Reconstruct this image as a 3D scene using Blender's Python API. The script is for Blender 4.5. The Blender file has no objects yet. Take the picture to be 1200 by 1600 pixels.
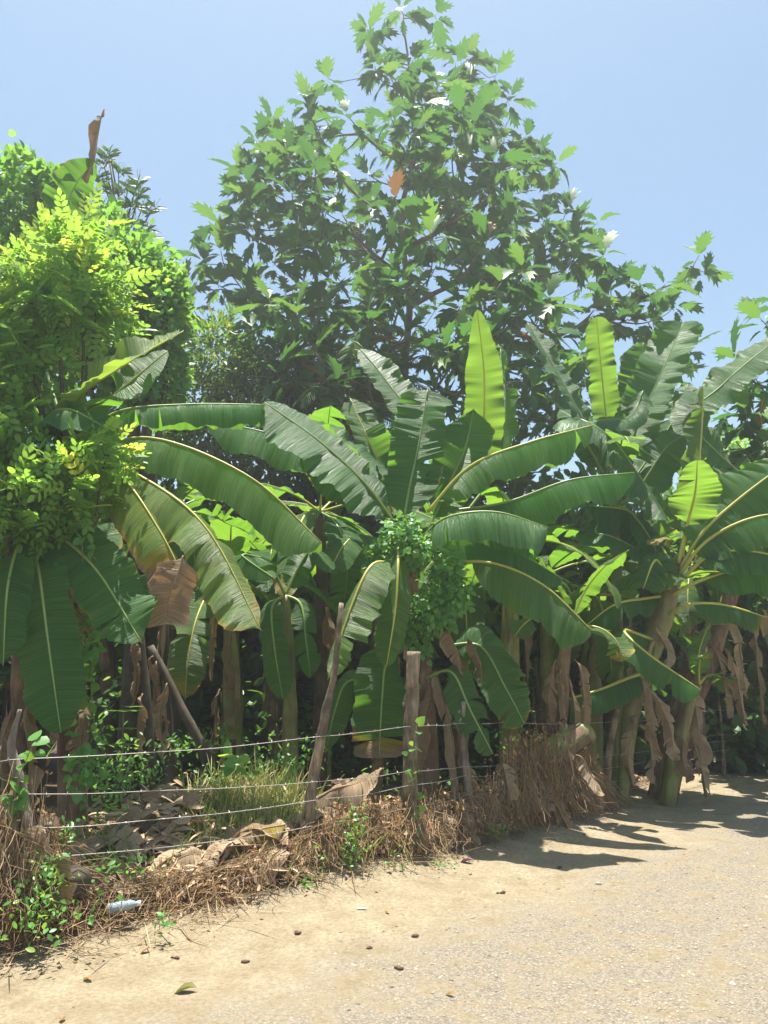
import bpy, math, random
import numpy as np
from mathutils import Vector, Matrix

SC = bpy.context.scene
COL = SC.collection
R = math.radians

# ------------------------------------------------------------------ camera
FPX, PITCH, EYE = 1202.0, R(11.7), 1.6
cam_data = bpy.data.cameras.new('camera')
cam = bpy.data.objects.new('camera', cam_data); COL.objects.link(cam)
cam.location = (0, 0, EYE)
cam.rotation_euler = (R(90) + PITCH, 0, 0)
cam_data.sensor_fit = 'VERTICAL'; cam_data.sensor_height = 36.0
cam_data.lens = 36.0 * FPX / 1600.0
cam_data.clip_start = 0.05; cam_data.clip_end = 3000
SC.camera = cam

# ------------------------------------------------------------------ sky, sun, exposure
SUN_EL, SUN_AZ = R(84), math.atan2(-0.33, 0.94)
sun_dir = Vector((math.sin(SUN_AZ)*math.cos(SUN_EL), math.cos(SUN_AZ)*math.cos(SUN_EL), math.sin(SUN_EL)))
world = bpy.data.worlds.new('World'); SC.world = world; world.use_nodes = True
wn = world.node_tree.nodes; wl = world.node_tree.links
bg = wn['Background']; sky = wn.new('ShaderNodeTexSky')
sky.sky_type = 'NISHITA'; sky.sun_disc = False
sky.sun_elevation = SUN_EL; sky.sun_rotation = SUN_AZ % (2*math.pi)
sky.air_density = 1.0; sky.dust_density = 1.5; sky.ozone_density = .6
tint_ = wn.new('ShaderNodeMix'); tint_.data_type = 'RGBA'; tint_.blend_type = 'MULTIPLY'; tint_.inputs[0].default_value = 1; tint_.inputs[7].default_value = (.955, 1.06, .98, 1)
wl.new(sky.outputs[0], tint_.inputs[6]); wl.new(tint_.outputs[2], bg.inputs[0]); bg.inputs[1].default_value = 0.079
sun_data = bpy.data.lights.new('sun', 'SUN'); sun_data.energy = 5.0; sun_data.angle = R(0.53)
sun_data.color = (1.0, 0.95, 0.86)
sun = bpy.data.objects.new('sun', sun_data); COL.objects.link(sun)
sun.rotation_euler = sun_dir.to_track_quat('Z', 'Y').to_euler(); sun.location = (0, 0, 30)
SC.view_settings.view_transform = 'Standard'; SC.view_settings.look = 'None'
SC.view_settings.gamma = 1.0; SC.view_settings.use_curve_mapping = False
SC.view_settings.exposure = 1.36
cy = SC.cycles
cy.max_bounces = 5; cy.diffuse_bounces = 3; cy.glossy_bounces = 2; cy.transmission_bounces = 5
cy.transparent_max_bounces = 8; cy.caustics_reflective = False; cy.caustics_refractive = False
cy.use_denoising = True; cy.use_adaptive_sampling = True; cy.adaptive_threshold = .018

# ------------------------------------------------------------------ helpers
cp, sp = math.cos(PITCH), math.sin(PITCH)
def P(px, py, Y):
    dx = (px-600)/FPX; dv = (800-py)/FPX
    d = Vector((dx, cp - dv*sp, sp + dv*cp)); t = Y/d.y
    return Vector((d.x*t, Y, EYE + d.z*t))
def G(px, py, z=0.0):
    dx = (px-600)/FPX; dv = (800-py)/FPX
    d = Vector((dx, cp - dv*sp, sp + dv*cp)); t = (z-EYE)/d.z
    return Vector((d.x*t, d.y*t, z))
def MPP(py, Y):                       # metres per pixel at that depth
    dv = (800-py)/FPX
    return Y/(cp - dv*sp)/FPX
def project(v):
    x, y, z = v[0], v[1], v[2]-EYE
    d = y*cp + z*sp; u = -y*sp + z*cp
    return 600 + FPX*x/d, 800 - FPX*u/d

def hash3(i, j, k):
    n = (i*73856093) ^ (j*19349663) ^ (k*83492791)
    n = (n ^ (n >> 13)) * 1274126177
    n = n ^ (n >> 16)
    return (n & 0xffff) / 32767.5 - 1.0
def vnoise(p):
    p = np.asarray(p, dtype=np.float64); f0 = np.floor(p); fr = p - f0
    i = f0.astype(np.int64); u = fr*fr*(3-2*fr); out = 0
    for a in (0, 1):
        for b in (0, 1):
            for c in (0, 1):
                w = (u[..., 0] if a else 1-u[..., 0])*(u[..., 1] if b else 1-u[..., 1])*(u[..., 2] if c else 1-u[..., 2])
                out = out + w*hash3(i[..., 0]+a, i[..., 1]+b, i[..., 2]+c)
    return out
NTAB = np.random.default_rng(12345).uniform(-1, 1, 8192)
def noise1(t, seed):
    t = np.asarray(t, dtype=np.float64)+(seed*137.31) % 7000; i = np.floor(t).astype(int); f = t-i; u = f*f*(3-2*f)
    return NTAB[i % 8192]*(1-u)+NTAB[(i+1) % 8192]*u

def nrm(a):
    a = np.asarray(a, float)
    return a/np.maximum(np.linalg.norm(a, axis=-1, keepdims=True), 1e-9)

def catmull(pts, n):
    p = np.array([list(q) for q in pts], float)
    if len(p) == 2:
        t = np.linspace(0, 1, n)[:, None]; return p[0]*(1-t)+p[1]*t
    q = np.vstack([2*p[0]-p[1], p, 2*p[-1]-p[-2]])
    m = len(p)-1; out = []
    dense = 24
    for k in range(m):
        a, b, c, d = q[k], q[k+1], q[k+2], q[k+3]
        t = np.linspace(0, 1, dense, endpoint=(k == m-1))[:, None]
        out.append(.5*((2*b)+(-a+c)*t+(2*a-5*b+4*c-d)*t*t+(-a+3*b-3*c+d)*t**3))
    o = np.vstack(out)
    s = np.r_[0, np.cumsum(np.linalg.norm(np.diff(o, axis=0), axis=1))]
    si = np.linspace(0, s[-1], n)
    return np.stack([np.interp(si, s, o[:, k]) for k in range(3)], 1)

def mesh_from(name, V, F, smooth=True, attrs=None, uv=None):
    """V (n,3); F list of tuples, or an (m,k) array."""
    me = bpy.data.meshes.new(name)
    V = np.asarray(V, dtype=np.float32)
    if isinstance(F, np.ndarray):
        m, k = F.shape
        me.vertices.add(len(V)); me.vertices.foreach_set('co', V.ravel())
        me.loops.add(m*k); me.loops.foreach_set('vertex_index', F.astype(np.int32).ravel())
        me.polygons.add(m); me.polygons.foreach_set('loop_start', np.arange(0, m*k, k, dtype=np.int32))
        try: me.polygons.foreach_set('loop_total', np.full(m, k, dtype=np.int32))
        except Exception: pass
        me.update(calc_edges=True)
    else:
        me.from_pydata(V.tolist(), [], F); me.update()
    if smooth: me.polygons.foreach_set('use_smooth', np.ones(len(me.polygons), dtype=bool))
    for an, av in (attrs or {}).items():
        a = me.attributes.new(an, 'FLOAT', 'POINT'); a.data.foreach_set('value', np.asarray(av, dtype=np.float32))
    if uv is not None:
        l = me.uv_layers.new(name='UVMap')
        li = np.empty(len(me.loops), dtype=np.int32); me.loops.foreach_get('vertex_index', li)
        l.data.foreach_set('uv', np.asarray(uv, dtype=np.float32)[li].ravel())
    return me

def origin_of(o):
    v = Vector((0, 0, 0))
    while o is not None:
        v = v + o.location; o = o.parent
    return v
def put(name, me, mat, parent=None, loc=None):
    """Links a mesh whose vertices are in world space; the object's origin is its parent's."""
    o = bpy.data.objects.new(name, me); COL.objects.link(o)
    org = Vector(loc) if loc is not None else (origin_of(parent) if parent else Vector((0, 0, 0)))
    me.transform(Matrix.Translation(-org))
    if parent: o.parent = parent; o.location = org - origin_of(parent)
    else: o.location = org
    if mat: me.materials.append(mat)
    return o
def thing(name, loc, label, cat, group=None):
    o = bpy.data.objects.new(name, None); COL.objects.link(o); o.location = loc
    o.empty_display_size = .2
    return tag(o, label, cat, group)
def tag(o, label, cat=None, group=None, kind=None):
    if label: o['label'] = label
    if cat: o['category'] = cat
    if group: o['group'] = group
    if kind: o['kind'] = kind
    return o

def tube(pts, radii, sides=8, n=None, rough=0.0, seed=0, cap=True, ell=1.0):
    """Tapered tube through pts; returns V, F (quads + cap polygons), uv."""
    n = n or max(4, len(pts)*4)
    C = catmull(pts, n)
    s = np.r_[0, np.cumsum(np.linalg.norm(np.diff(C, axis=0), axis=1))]
    L = s[-1]; t = s/L
    rr = np.interp(t, np.linspace(0, 1, len(radii)), radii)
    T = nrm(np.gradient(C, axis=0))
    ref = np.array([1., 0, 0]) if abs(T[:, 0]).mean() < .8 else np.array([0, 0, 1.])
    A = nrm(np.cross(T, ref)); B = np.cross(T, A)
    th = np.linspace(0, 2*np.pi, sides, endpoint=False)
    ring = np.cos(th)[None, :, None]*A[:, None, :] + ell*np.sin(th)[None, :, None]*B[:, None, :]
    V = C[:, None, :] + ring*rr[:, None, None]
    if rough:
        q = np.stack([np.broadcast_to(np.cos(th)*2, (n, sides)), np.broadcast_to(np.sin(th)*2, (n, sides)), np.broadcast_to((s*5)[:, None], (n, sides))], -1)
        V = V + ring*(rr[:, None]*rough*vnoise(q+seed*3.1))[..., None]
    V = V.reshape(-1, 3)
    F = [(i*sides+j, i*sides+(j+1) % sides, (i+1)*sides+(j+1) % sides, (i+1)*sides+j) for i in range(n-1) for j in range(sides)]
    if cap: F += [tuple(range(sides-1, -1, -1)), tuple((n-1)*sides+j for j in range(sides))]
    uv = np.stack([np.repeat(s, sides), np.tile(th/(2*np.pi), n)], 1)
    return V, F, uv
class Joined:
    def __init__(s): s.V = []; s.F = []; s.uv = []; s.n = 0
    def add(s, V, F, uv=None):
        s.V.append(np.asarray(V)); s.F += [tuple(int(k)+s.n for k in f) for f in F]
        s.uv.append(uv if uv is not None else np.zeros((len(V), 2))); s.n += len(V)
    def mesh(s, name, smooth=True): return mesh_from(name, np.vstack(s.V), s.F, smooth, None, np.vstack(s.uv))

# ------------------------------------------------------------------ materials
def new_mat(name):
    m = bpy.data.materials.new(name); m.use_nodes = True
    nt = m.node_tree; nt.nodes.clear()
    return m, nt, nt.nodes, nt.links
def N_(nt, typ, **kw):
    n = nt.nodes.new(typ)
    for k, v in kw.items(): setattr(n, k, v)
    return n
def mixc(nt, fac, a, b, blend='MIX'):
    n = nt.nodes.new('ShaderNodeMix'); n.data_type = 'RGBA'; n.blend_type = blend
    for sock, val in ((n.inputs[0], fac), (n.inputs[6], a), (n.inputs[7], b)):
        if hasattr(val, 'is_output'): nt.links.new(val, sock)
        elif isinstance(val, (int, float)): sock.default_value = val
        else: sock.default_value = (*val, 1)
    return n.outputs[2]
def math_(nt, op, a, b=None, c=None, clamp=False):
    n = nt.nodes.new('ShaderNodeMath'); n.operation = op; n.use_clamp = clamp
    for k, val in enumerate((a, b, c)):
        if val is None: continue
        if hasattr(val, 'is_output'): nt.links.new(val, n.inputs[k])
        else: n.inputs[k].default_value = val
    return n.outputs[0]
def noise_(nt, vec, scale, detail=3, rough=.55, dist=0):
    n = nt.nodes.new('ShaderNodeTexNoise'); n.inputs['Scale'].default_value = scale
    n.inputs['Detail'].default_value = detail; n.inputs['Roughness'].default_value = rough
    n.inputs['Distortion'].default_value = dist
    if vec is not None: nt.links.new(vec, n.inputs['Vector'])
    return n.outputs['Fac']
def ramp_(nt, fac, stops):
    n = nt.nodes.new('ShaderNodeValToRGB'); nt.links.new(fac, n.inputs[0])
    el = n.color_ramp.elements
    while len(el) < len(stops): el.new(.5)
    for e, (p, c) in zip(el, stops):
        e.position = p; e.color = (*c, 1) if len(c) == 3 else c
    return n.outputs[0]
def map_(nt, vec, scale):
    n = nt.nodes.new('ShaderNodeMapping'); n.inputs['Scale'].default_value = scale
    nt.links.new(vec, n.inputs['Vector']); return n.outputs[0]
def maprange(nt, v, a, b, c=0., d=1.):
    n = nt.nodes.new('ShaderNodeMapRange'); nt.links.new(v, n.inputs[0])
    for k, x in zip((1, 2, 3, 4), (a, b, c, d)): n.inputs[k].default_value = x
    return n.outputs[0]
def attr_(nt, name):
    n = nt.nodes.new('ShaderNodeAttribute'); n.attribute_name = name; return n.outputs['Fac']
def leaf_shader(nt, base, trans, fac, rough, normal=None, spec=.5):
    p = N_(nt, 'ShaderNodeBsdfPrincipled'); t = N_(nt, 'ShaderNodeBsdfTranslucent')
    mx = N_(nt, 'ShaderNodeMixShader'); out = N_(nt, 'ShaderNodeOutputMaterial')
    for sock, val in ((p.inputs['Base Color'], base), (t.inputs['Color'], trans)):
        if hasattr(val, 'is_output'): nt.links.new(val, sock)
        else: sock.default_value = (*val, 1)
    if hasattr(rough, 'is_output'): nt.links.new(rough, p.inputs['Roughness'])
    else: p.inputs['Roughness'].default_value = rough
    p.inputs['Specular IOR Level'].default_value = spec
    if hasattr(fac, 'is_output'): nt.links.new(fac, mx.inputs[0])
    else: mx.inputs[0].default_value = fac
    if normal is not None: nt.links.new(normal, p.inputs['Normal'])
    nt.links.new(p.outputs[0], mx.inputs[1]); nt.links.new(t.outputs[0], mx.inputs[2]); nt.links.new(mx.outputs[0], out.inputs[0])
def bump_(nt, h, strength, dist):
    b = nt.nodes.new('ShaderNodeBump'); b.inputs['Strength'].default_value = strength; b.inputs['Distance'].default_value = dist
    nt.links.new(h, b.inputs['Height']); return b.outputs[0]

def banana_material():
    m, nt, n, l = new_mat('banana_leaf_blade')
    uv = N_(nt, 'ShaderNodeUVMap').outputs[0]
    info = N_(nt, 'ShaderNodeObjectInfo')
    vein = maprange(nt, noise_(nt, map_(nt, uv, (75, 1.0, 1)), 1.0, 3, .7), .34, .66)
    pleat = noise_(nt, map_(nt, uv, (16, .5, 1)), 1.0, 3)
    blot = noise_(nt, map_(nt, uv, (9, 5, 1)), 1.0, 4)
    dry = attr_(nt, 'dry'); age = attr_(nt, 'age')
    age2 = math_(nt, 'ADD', age, math_(nt, 'MULTIPLY', math_(nt, 'SUBTRACT', pleat, .5), .5), clamp=True)
    fresh = mixc(nt, vein, (.016, .070, .022), (.062, .165, .045))
    fresh = mixc(nt, maprange(nt, info.outputs['Random'], 0, 1, 0, .45), fresh, (.04, .14, .022))
    old = mixc(nt, vein, (.10, .19, .025), (.38, .42, .09))
    c = mixc(nt, age2, fresh, old)
    dd = math_(nt, 'ADD', dry, math_(nt, 'MULTIPLY', math_(nt, 'SUBTRACT', math_(nt, 'MULTIPLY', math_(nt, 'ADD', blot, pleat), .5), .5), .8))
    spot = noise_(nt, map_(nt, uv, (22, 16, 1)), 1.0, 5, .7)
    c = mixc(nt, maprange(nt, spot, .66, .74, 0, .7), c, (.16, .13, .05))
    k1 = maprange(nt, dd, .30, .45); k2 = maprange(nt, dd, .46, .62)
    brown = mixc(nt, math_(nt, 'MULTIPLY', math_(nt, 'ADD', vein, blot), .5), (.12, .075, .04), (.42, .30, .17))
    brown = mixc(nt, maprange(nt, dry, .85, 1.15, 0, .75), brown, (.56, .42, .28))
    c = mixc(nt, k1, c, (.34, .26, .03)); c = mixc(nt, k2, c, brown)
    tr = mixc(nt, vein, (.17, .42, .03), (.26, .55, .045))
    tr = mixc(nt, age2, tr, (.60, .70, .08))
    tr = mixc(nt, k1, tr, (.55, .36, .03)); tr = mixc(nt, k2, tr, (.32, .17, .07))
    h = math_(nt, 'ADD', math_(nt, 'MULTIPLY', vein, .35), pleat)
    rough = maprange(nt, k2, 0, 1, .42, .8)
    leaf_shader(nt, c, tr, maprange(nt, k2, 0, 1, .38, .2), rough, bump_(nt, h, .9, .03), .32)
    return m
def simple_leaf(name, c0, c1, c2, trans, fac=.36, rough=.42, spec=.45):
    """c0..c1 by a random per leaf, towards c2 (young growth) by the attribute young."""
    m, nt, n, l = new_mat(name)
    tint = attr_(nt, 'tint'); yng = attr_(nt, 'young')
    geo = N_(nt, 'ShaderNodeNewGeometry')
    c = mixc(nt, yng, mixc(nt, tint, c0, c1), c2)
    t = mixc(nt, yng, trans, tuple(min(.9, x*2.6) for x in c2))
    t = mixc(nt, tint, t, mixc(nt, .5, t, c1))
    leaf_shader(nt, c, t, fac, rough, None, spec)
    return m
def bark_material(name, c0, c1, scale=6, stretch=.15, rough=.85, bump=.6, streak=None):
    m, nt, n, l = new_mat(name)
    tc = N_(nt, 'ShaderNodeTexCoord').outputs['Object']
    a = noise_(nt, map_(nt, tc, (1, 1, stretch)), scale*6, 5, .65)
    b = noise_(nt, tc, scale*.6, 3)
    c = mixc(nt, maprange(nt, a, .3, .7), c0, c1)
    c = mixc(nt, maprange(nt, b, .42, .62, 0, .85), c, streak or tuple(x*.6 for x in c0))
    p = N_(nt, 'ShaderNodeBsdfPrincipled'); out = N_(nt, 'ShaderNodeOutputMaterial')
    l.new(c, p.inputs['Base Color']); p.inputs['Roughness'].default_value = rough
    l.new(bump_(nt, a, bump, .01), p.inputs['Normal']); l.new(p.outputs[0], out.inputs[0])
    return m
def plain(name, c, rough=.6, metal=0., alpha=None, trans=0.):
    m, nt, n, l = new_mat(name)
    p = N_(nt, 'ShaderNodeBsdfPrincipled'); out = N_(nt, 'ShaderNodeOutputMaterial')
    tc = N_(nt, 'ShaderNodeTexCoord').outputs['Object']
    v = noise_(nt, tc, 40, 3)
    l.new(mixc(nt, v, tuple(x*.75 for x in c), tuple(min(1, x*1.2) for x in c)), p.inputs['Base Color'])
    p.inputs['Roughness'].default_value = rough; p.inputs['Metallic'].default_value = metal
    p.inputs['Transmission Weight'].default_value = trans
    l.new(p.outputs[0], out.inputs[0]); return m

M = {}
M['blade'] = banana_material()
M['rib'] = bark_material('banana_midrib', (.13, .24, .05), (.22, .32, .08), 4, .3, .45, .1, (.2, .26, .05))
M['rib_y'] = bark_material('yellow_banana_midrib', (.33, .36, .06), (.46, .44, .10), 4, .3, .45, .1, (.36, .32, .05))
M['rib_brown'] = bark_material('dry_midrib', (.20, .12, .06), (.36, .24, .13), 6, .2, .8, .3)
M['stem'] = bark_material('banana_pseudostem', (.13, .17, .035), (.26, .28, .07), 4, .08, .5, .25, (.14, .09, .035))
M['stem_brown'] = bark_material('banana_pseudostem_dry', (.13, .075, .04), (.30, .19, .11), 5, .08, .8, .5)
M['stem_shade'] = bark_material('banana_pseudostem_painted_shade', (.06, .04, .025), (.15, .10, .06), 5, .08, .85, .5)  # darker stem copy for deep plants, understory shade put into the colour
M['bread'] = simple_leaf('breadfruit_leaf', (.026, .088, .026), (.052, .145, .040), (.19, .30, .035), (.13, .34, .05), .28, .46, .26)
M['bread_dry'] = simple_leaf('breadfruit_leaf_dry', (.20, .10, .045), (.32, .18, .08), (.3, .2, .1), (.3, .15, .05), .25, .7)
M['bark'] = bark_material('tree_bark', (.12, .095, .072), (.22, .185, .145), 5, .3)
M['bark_dark'] = bark_material('dark_bark', (.055, .042, .03), (.12, .09, .06), 5, .25)
M['post'] = bark_material('weathered_post', (.10, .07, .045), (.42, .32, .21), 7, .12, .9, .9)
M['post_grey'] = bark_material('weathered_grey_post', (.15, .12, .095), (.31, .26, .21), 7, .12, .9, .9)
M['wire'] = plain('galvanised_wire', (.42, .39, .36), .45, .7)
M['vine'] = simple_leaf('vine_leaf', (.07, .22, .045), (.12, .30, .07), (.26, .38, .05), (.32, .60, .07), .42)
M['vine_dark'] = simple_leaf('dense_vine_leaf', (.055, .165, .03), (.10, .25, .045), (.32, .36, .04), (.34, .64, .07), .45)
M['bright'] = simple_leaf('bright_shrub_leaf', (.065, .18, .03), (.15, .31, .05), (.36, .47, .04), (.40, .66, .07), .52)
M['mango'] = simple_leaf('mango_leaf', (.04, .10, .025), (.07, .15, .035), (.16, .22, .05), (.18, .34, .05), .33)
M['back'] = simple_leaf('back_tree_leaf', (.03, .085, .018), (.065, .15, .03), (.40, .42, .04), (.20, .40, .04), .38)
M['palm'] = simple_leaf('palm_leaf', (.035, .09, .02), (.06, .13, .03), (.2, .25, .04), (.16, .3, .04), .33)
M['grass'] = simple_leaf('grass_blade', (.10, .20, .03), (.20, .28, .05), (.42, .33, .12), (.28, .42, .05), .35, .5)
M['dryvine'] = simple_leaf('dry_vine', (.17, .10, .05), (.50, .36, .22), (.46, .25, .07), (.3, .18, .08), .2, .8, .2)
M['dryleaf'] = simple_leaf('dry_leaf', (.22, .13, .07), (.46, .34, .21), (.38, .20, .05), (.35, .2, .08), .22, .8, .2)
M['paleleaf'] = simple_leaf('pale_dry_leaf', (.36, .235, .13), (.68, .52, .35), (.4, .25, .1), (.4, .3, .18), .2, .8, .2)
M['bud'] = plain('banana_flower', (.16, .05, .07), .5)

# ------------------------------------------------------------------ fence line and ground
FENCE = [(-60., -46.), (-6.0, 1.9), (-3.6, 3.75), (-2.2, 4.95), (-.55, 6.2), (.24, 6.87), (1.55, 8.2), (2.75, 9.75), (4.6, 12.3), (6.2, 14.2), (9.0, 17.5), (60., 75.)]
FX = np.array([p[0] for p in FENCE]); FY = np.array([p[1] for p in FENCE])
def fence_pt(x, z=0.0): return Vector((x, float(np.interp(x, FX, FY)), z))
def fence_side(x, y):   # >0 behind the fence (plot), in metres about
    return (y - np.interp(x, FX, FY))*.68
def gz(x, y):
    x = np.asarray(x, float); y = np.asarray(y, float); o = np.zeros_like(x)
    z = .05*vnoise(np.stack([x*.5, y*.5, o], -1)) + .018*vnoise(np.stack([x*1.9, y*1.9, o+4], -1)) + .006*vnoise(np.stack([x*7, y*7, o+9], -1))
    d = fence_side(x, y)
    z = z - .022*(np.exp(-((d+1.9)/.22)**2)+np.exp(-((d+3.3)/.22)**2))*(.6+.4*vnoise(np.stack([x*1.3, y*1.3, o+6], -1)))
    berm = .10*np.exp(-((d-.15)/.5)**2)
    far = np.clip((np.hypot(x, y)-30)/40, 0, 1)
    inside = np.clip(d/1.5, 0, 1)*(.10+.12*vnoise(np.stack([x*.9, y*.9, o+2], -1)))
    mound = .42*np.exp(-(((x+1.75)/.75)**2+((y-6.75)/.7)**2)) + .46*np.exp(-(((x+.95)/.7)**2+((y-7.15)/.7)**2)) + .12*np.exp(-((x-.9)**2+(y-8.6)**2)/.6)
    return (z + berm + inside + mound)*(1-far)
def GB(px, py, lift=0.):
    """Where a pixel's ray meets the built ground (bank included)."""
    Y = np.linspace(3, 16, 521); pts = np.array([list(P(px, py, y)) for y in Y]); d = pts[:, 2]-gz(pts[:, 0], pts[:, 1])-lift
    i = np.nonzero(d < 0)[0]; return Vector(pts[i[0] if len(i) else -1])
def gzs(x, y): return float(gz(np.array([x]), np.array([y]))[0])

def axis(lo, hi, step, far):
    a = np.arange(lo, hi+1e-6, step); g = [far*k for k in (.02, .05, .12, .3, 1)]
    return np.r_[[lo-k for k in reversed(g)], a, [hi+k for k in g]]
def build_ground():
    xs = axis(-7, 12, .07, 900); ys = axis(1.5, 20, .07, 900)
    X, Y = np.meshgrid(xs, ys); Z = gz(X, Y)
    V = np.stack([X.ravel(), Y.ravel(), Z.ravel()], 1)
    nx, ny = len(xs), len(ys); i = np.arange(nx-1)[None, :]+np.arange(ny-1)[:, None]*nx; i = i.ravel()
    F = np.stack([i, i+1, i+nx+1, i+nx], 1)
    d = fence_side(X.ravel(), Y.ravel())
    m, nt, n, l = new_mat('sandy_dirt_and_gravel')
    tc = N_(nt, 'ShaderNodeTexCoord').outputs['Object']
    side = attr_(nt, 'side')
    big = noise_(nt, tc, .9, 4); mid = noise_(nt, tc, 4, 6, .68); fine = noise_(nt, tc, 38, 5, .7); grit = noise_(nt, tc, 220, 2, .6)
    sand = mixc(nt, maprange(nt, mid, .32, .68), (.28, .225, .142), (.44, .372, .255))
    sand = mixc(nt, maprange(nt, fine, .40, .72, 0, .8), sand, (.19, .14, .085))
    sand = mixc(nt, maprange(nt, grit, .56, .72, 0, .7), sand, (.15, .11, .07))
    vo = N_(nt, 'ShaderNodeTexVoronoi'); l.new(tc, vo.inputs['Vector']); vo.inputs['Scale'].default_value = 70; vo.inputs['Randomness'].default_value = 1
    peb = ramp_(nt, vo.outputs['Color'], [(0, (.14, .13, .115)), (.35, (.30, .275, .23)), (.6, (.40, .355, .28)), (.8, (.23, .225, .215)), (1, (.56, .53, .46))])
    peb = mixc(nt, maprange(nt, vo.outputs['Distance'], .35, .75, 0, .8), peb, (.2, .16, .11))
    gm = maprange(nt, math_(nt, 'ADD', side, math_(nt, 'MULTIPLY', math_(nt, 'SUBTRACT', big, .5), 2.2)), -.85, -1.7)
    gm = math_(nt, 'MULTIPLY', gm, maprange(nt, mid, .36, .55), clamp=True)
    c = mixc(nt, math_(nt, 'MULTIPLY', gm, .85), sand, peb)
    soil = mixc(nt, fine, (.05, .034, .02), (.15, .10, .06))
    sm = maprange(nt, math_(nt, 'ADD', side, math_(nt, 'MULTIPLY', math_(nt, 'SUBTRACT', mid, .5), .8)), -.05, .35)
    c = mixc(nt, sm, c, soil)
    h = math_(nt, 'ADD', math_(nt, 'MULTIPLY', fine, .6), math_(nt, 'ADD', math_(nt, 'MULTIPLY', grit, .25), math_(nt, 'MULTIPLY', math_(nt, 'MULTIPLY', vo.outputs['Distance'], gm), -.5)))
    p = N_(nt, 'ShaderNodeBsdfPrincipled'); out = N_(nt, 'ShaderNodeOutputMaterial')
    l.new(c, p.inputs['Base Color']); p.inputs['Roughness'].default_value = .95; p.inputs['Specular IOR Level'].default_value = .2
    l.new(bump_(nt, h, 1., .035), p.inputs['Normal']); l.new(p.outputs[0], out.inputs[0])
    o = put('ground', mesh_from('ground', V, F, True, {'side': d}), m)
    tag(o, 'sandy dirt ground and gravel track before the fence', kind='structure')
build_ground()

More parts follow.
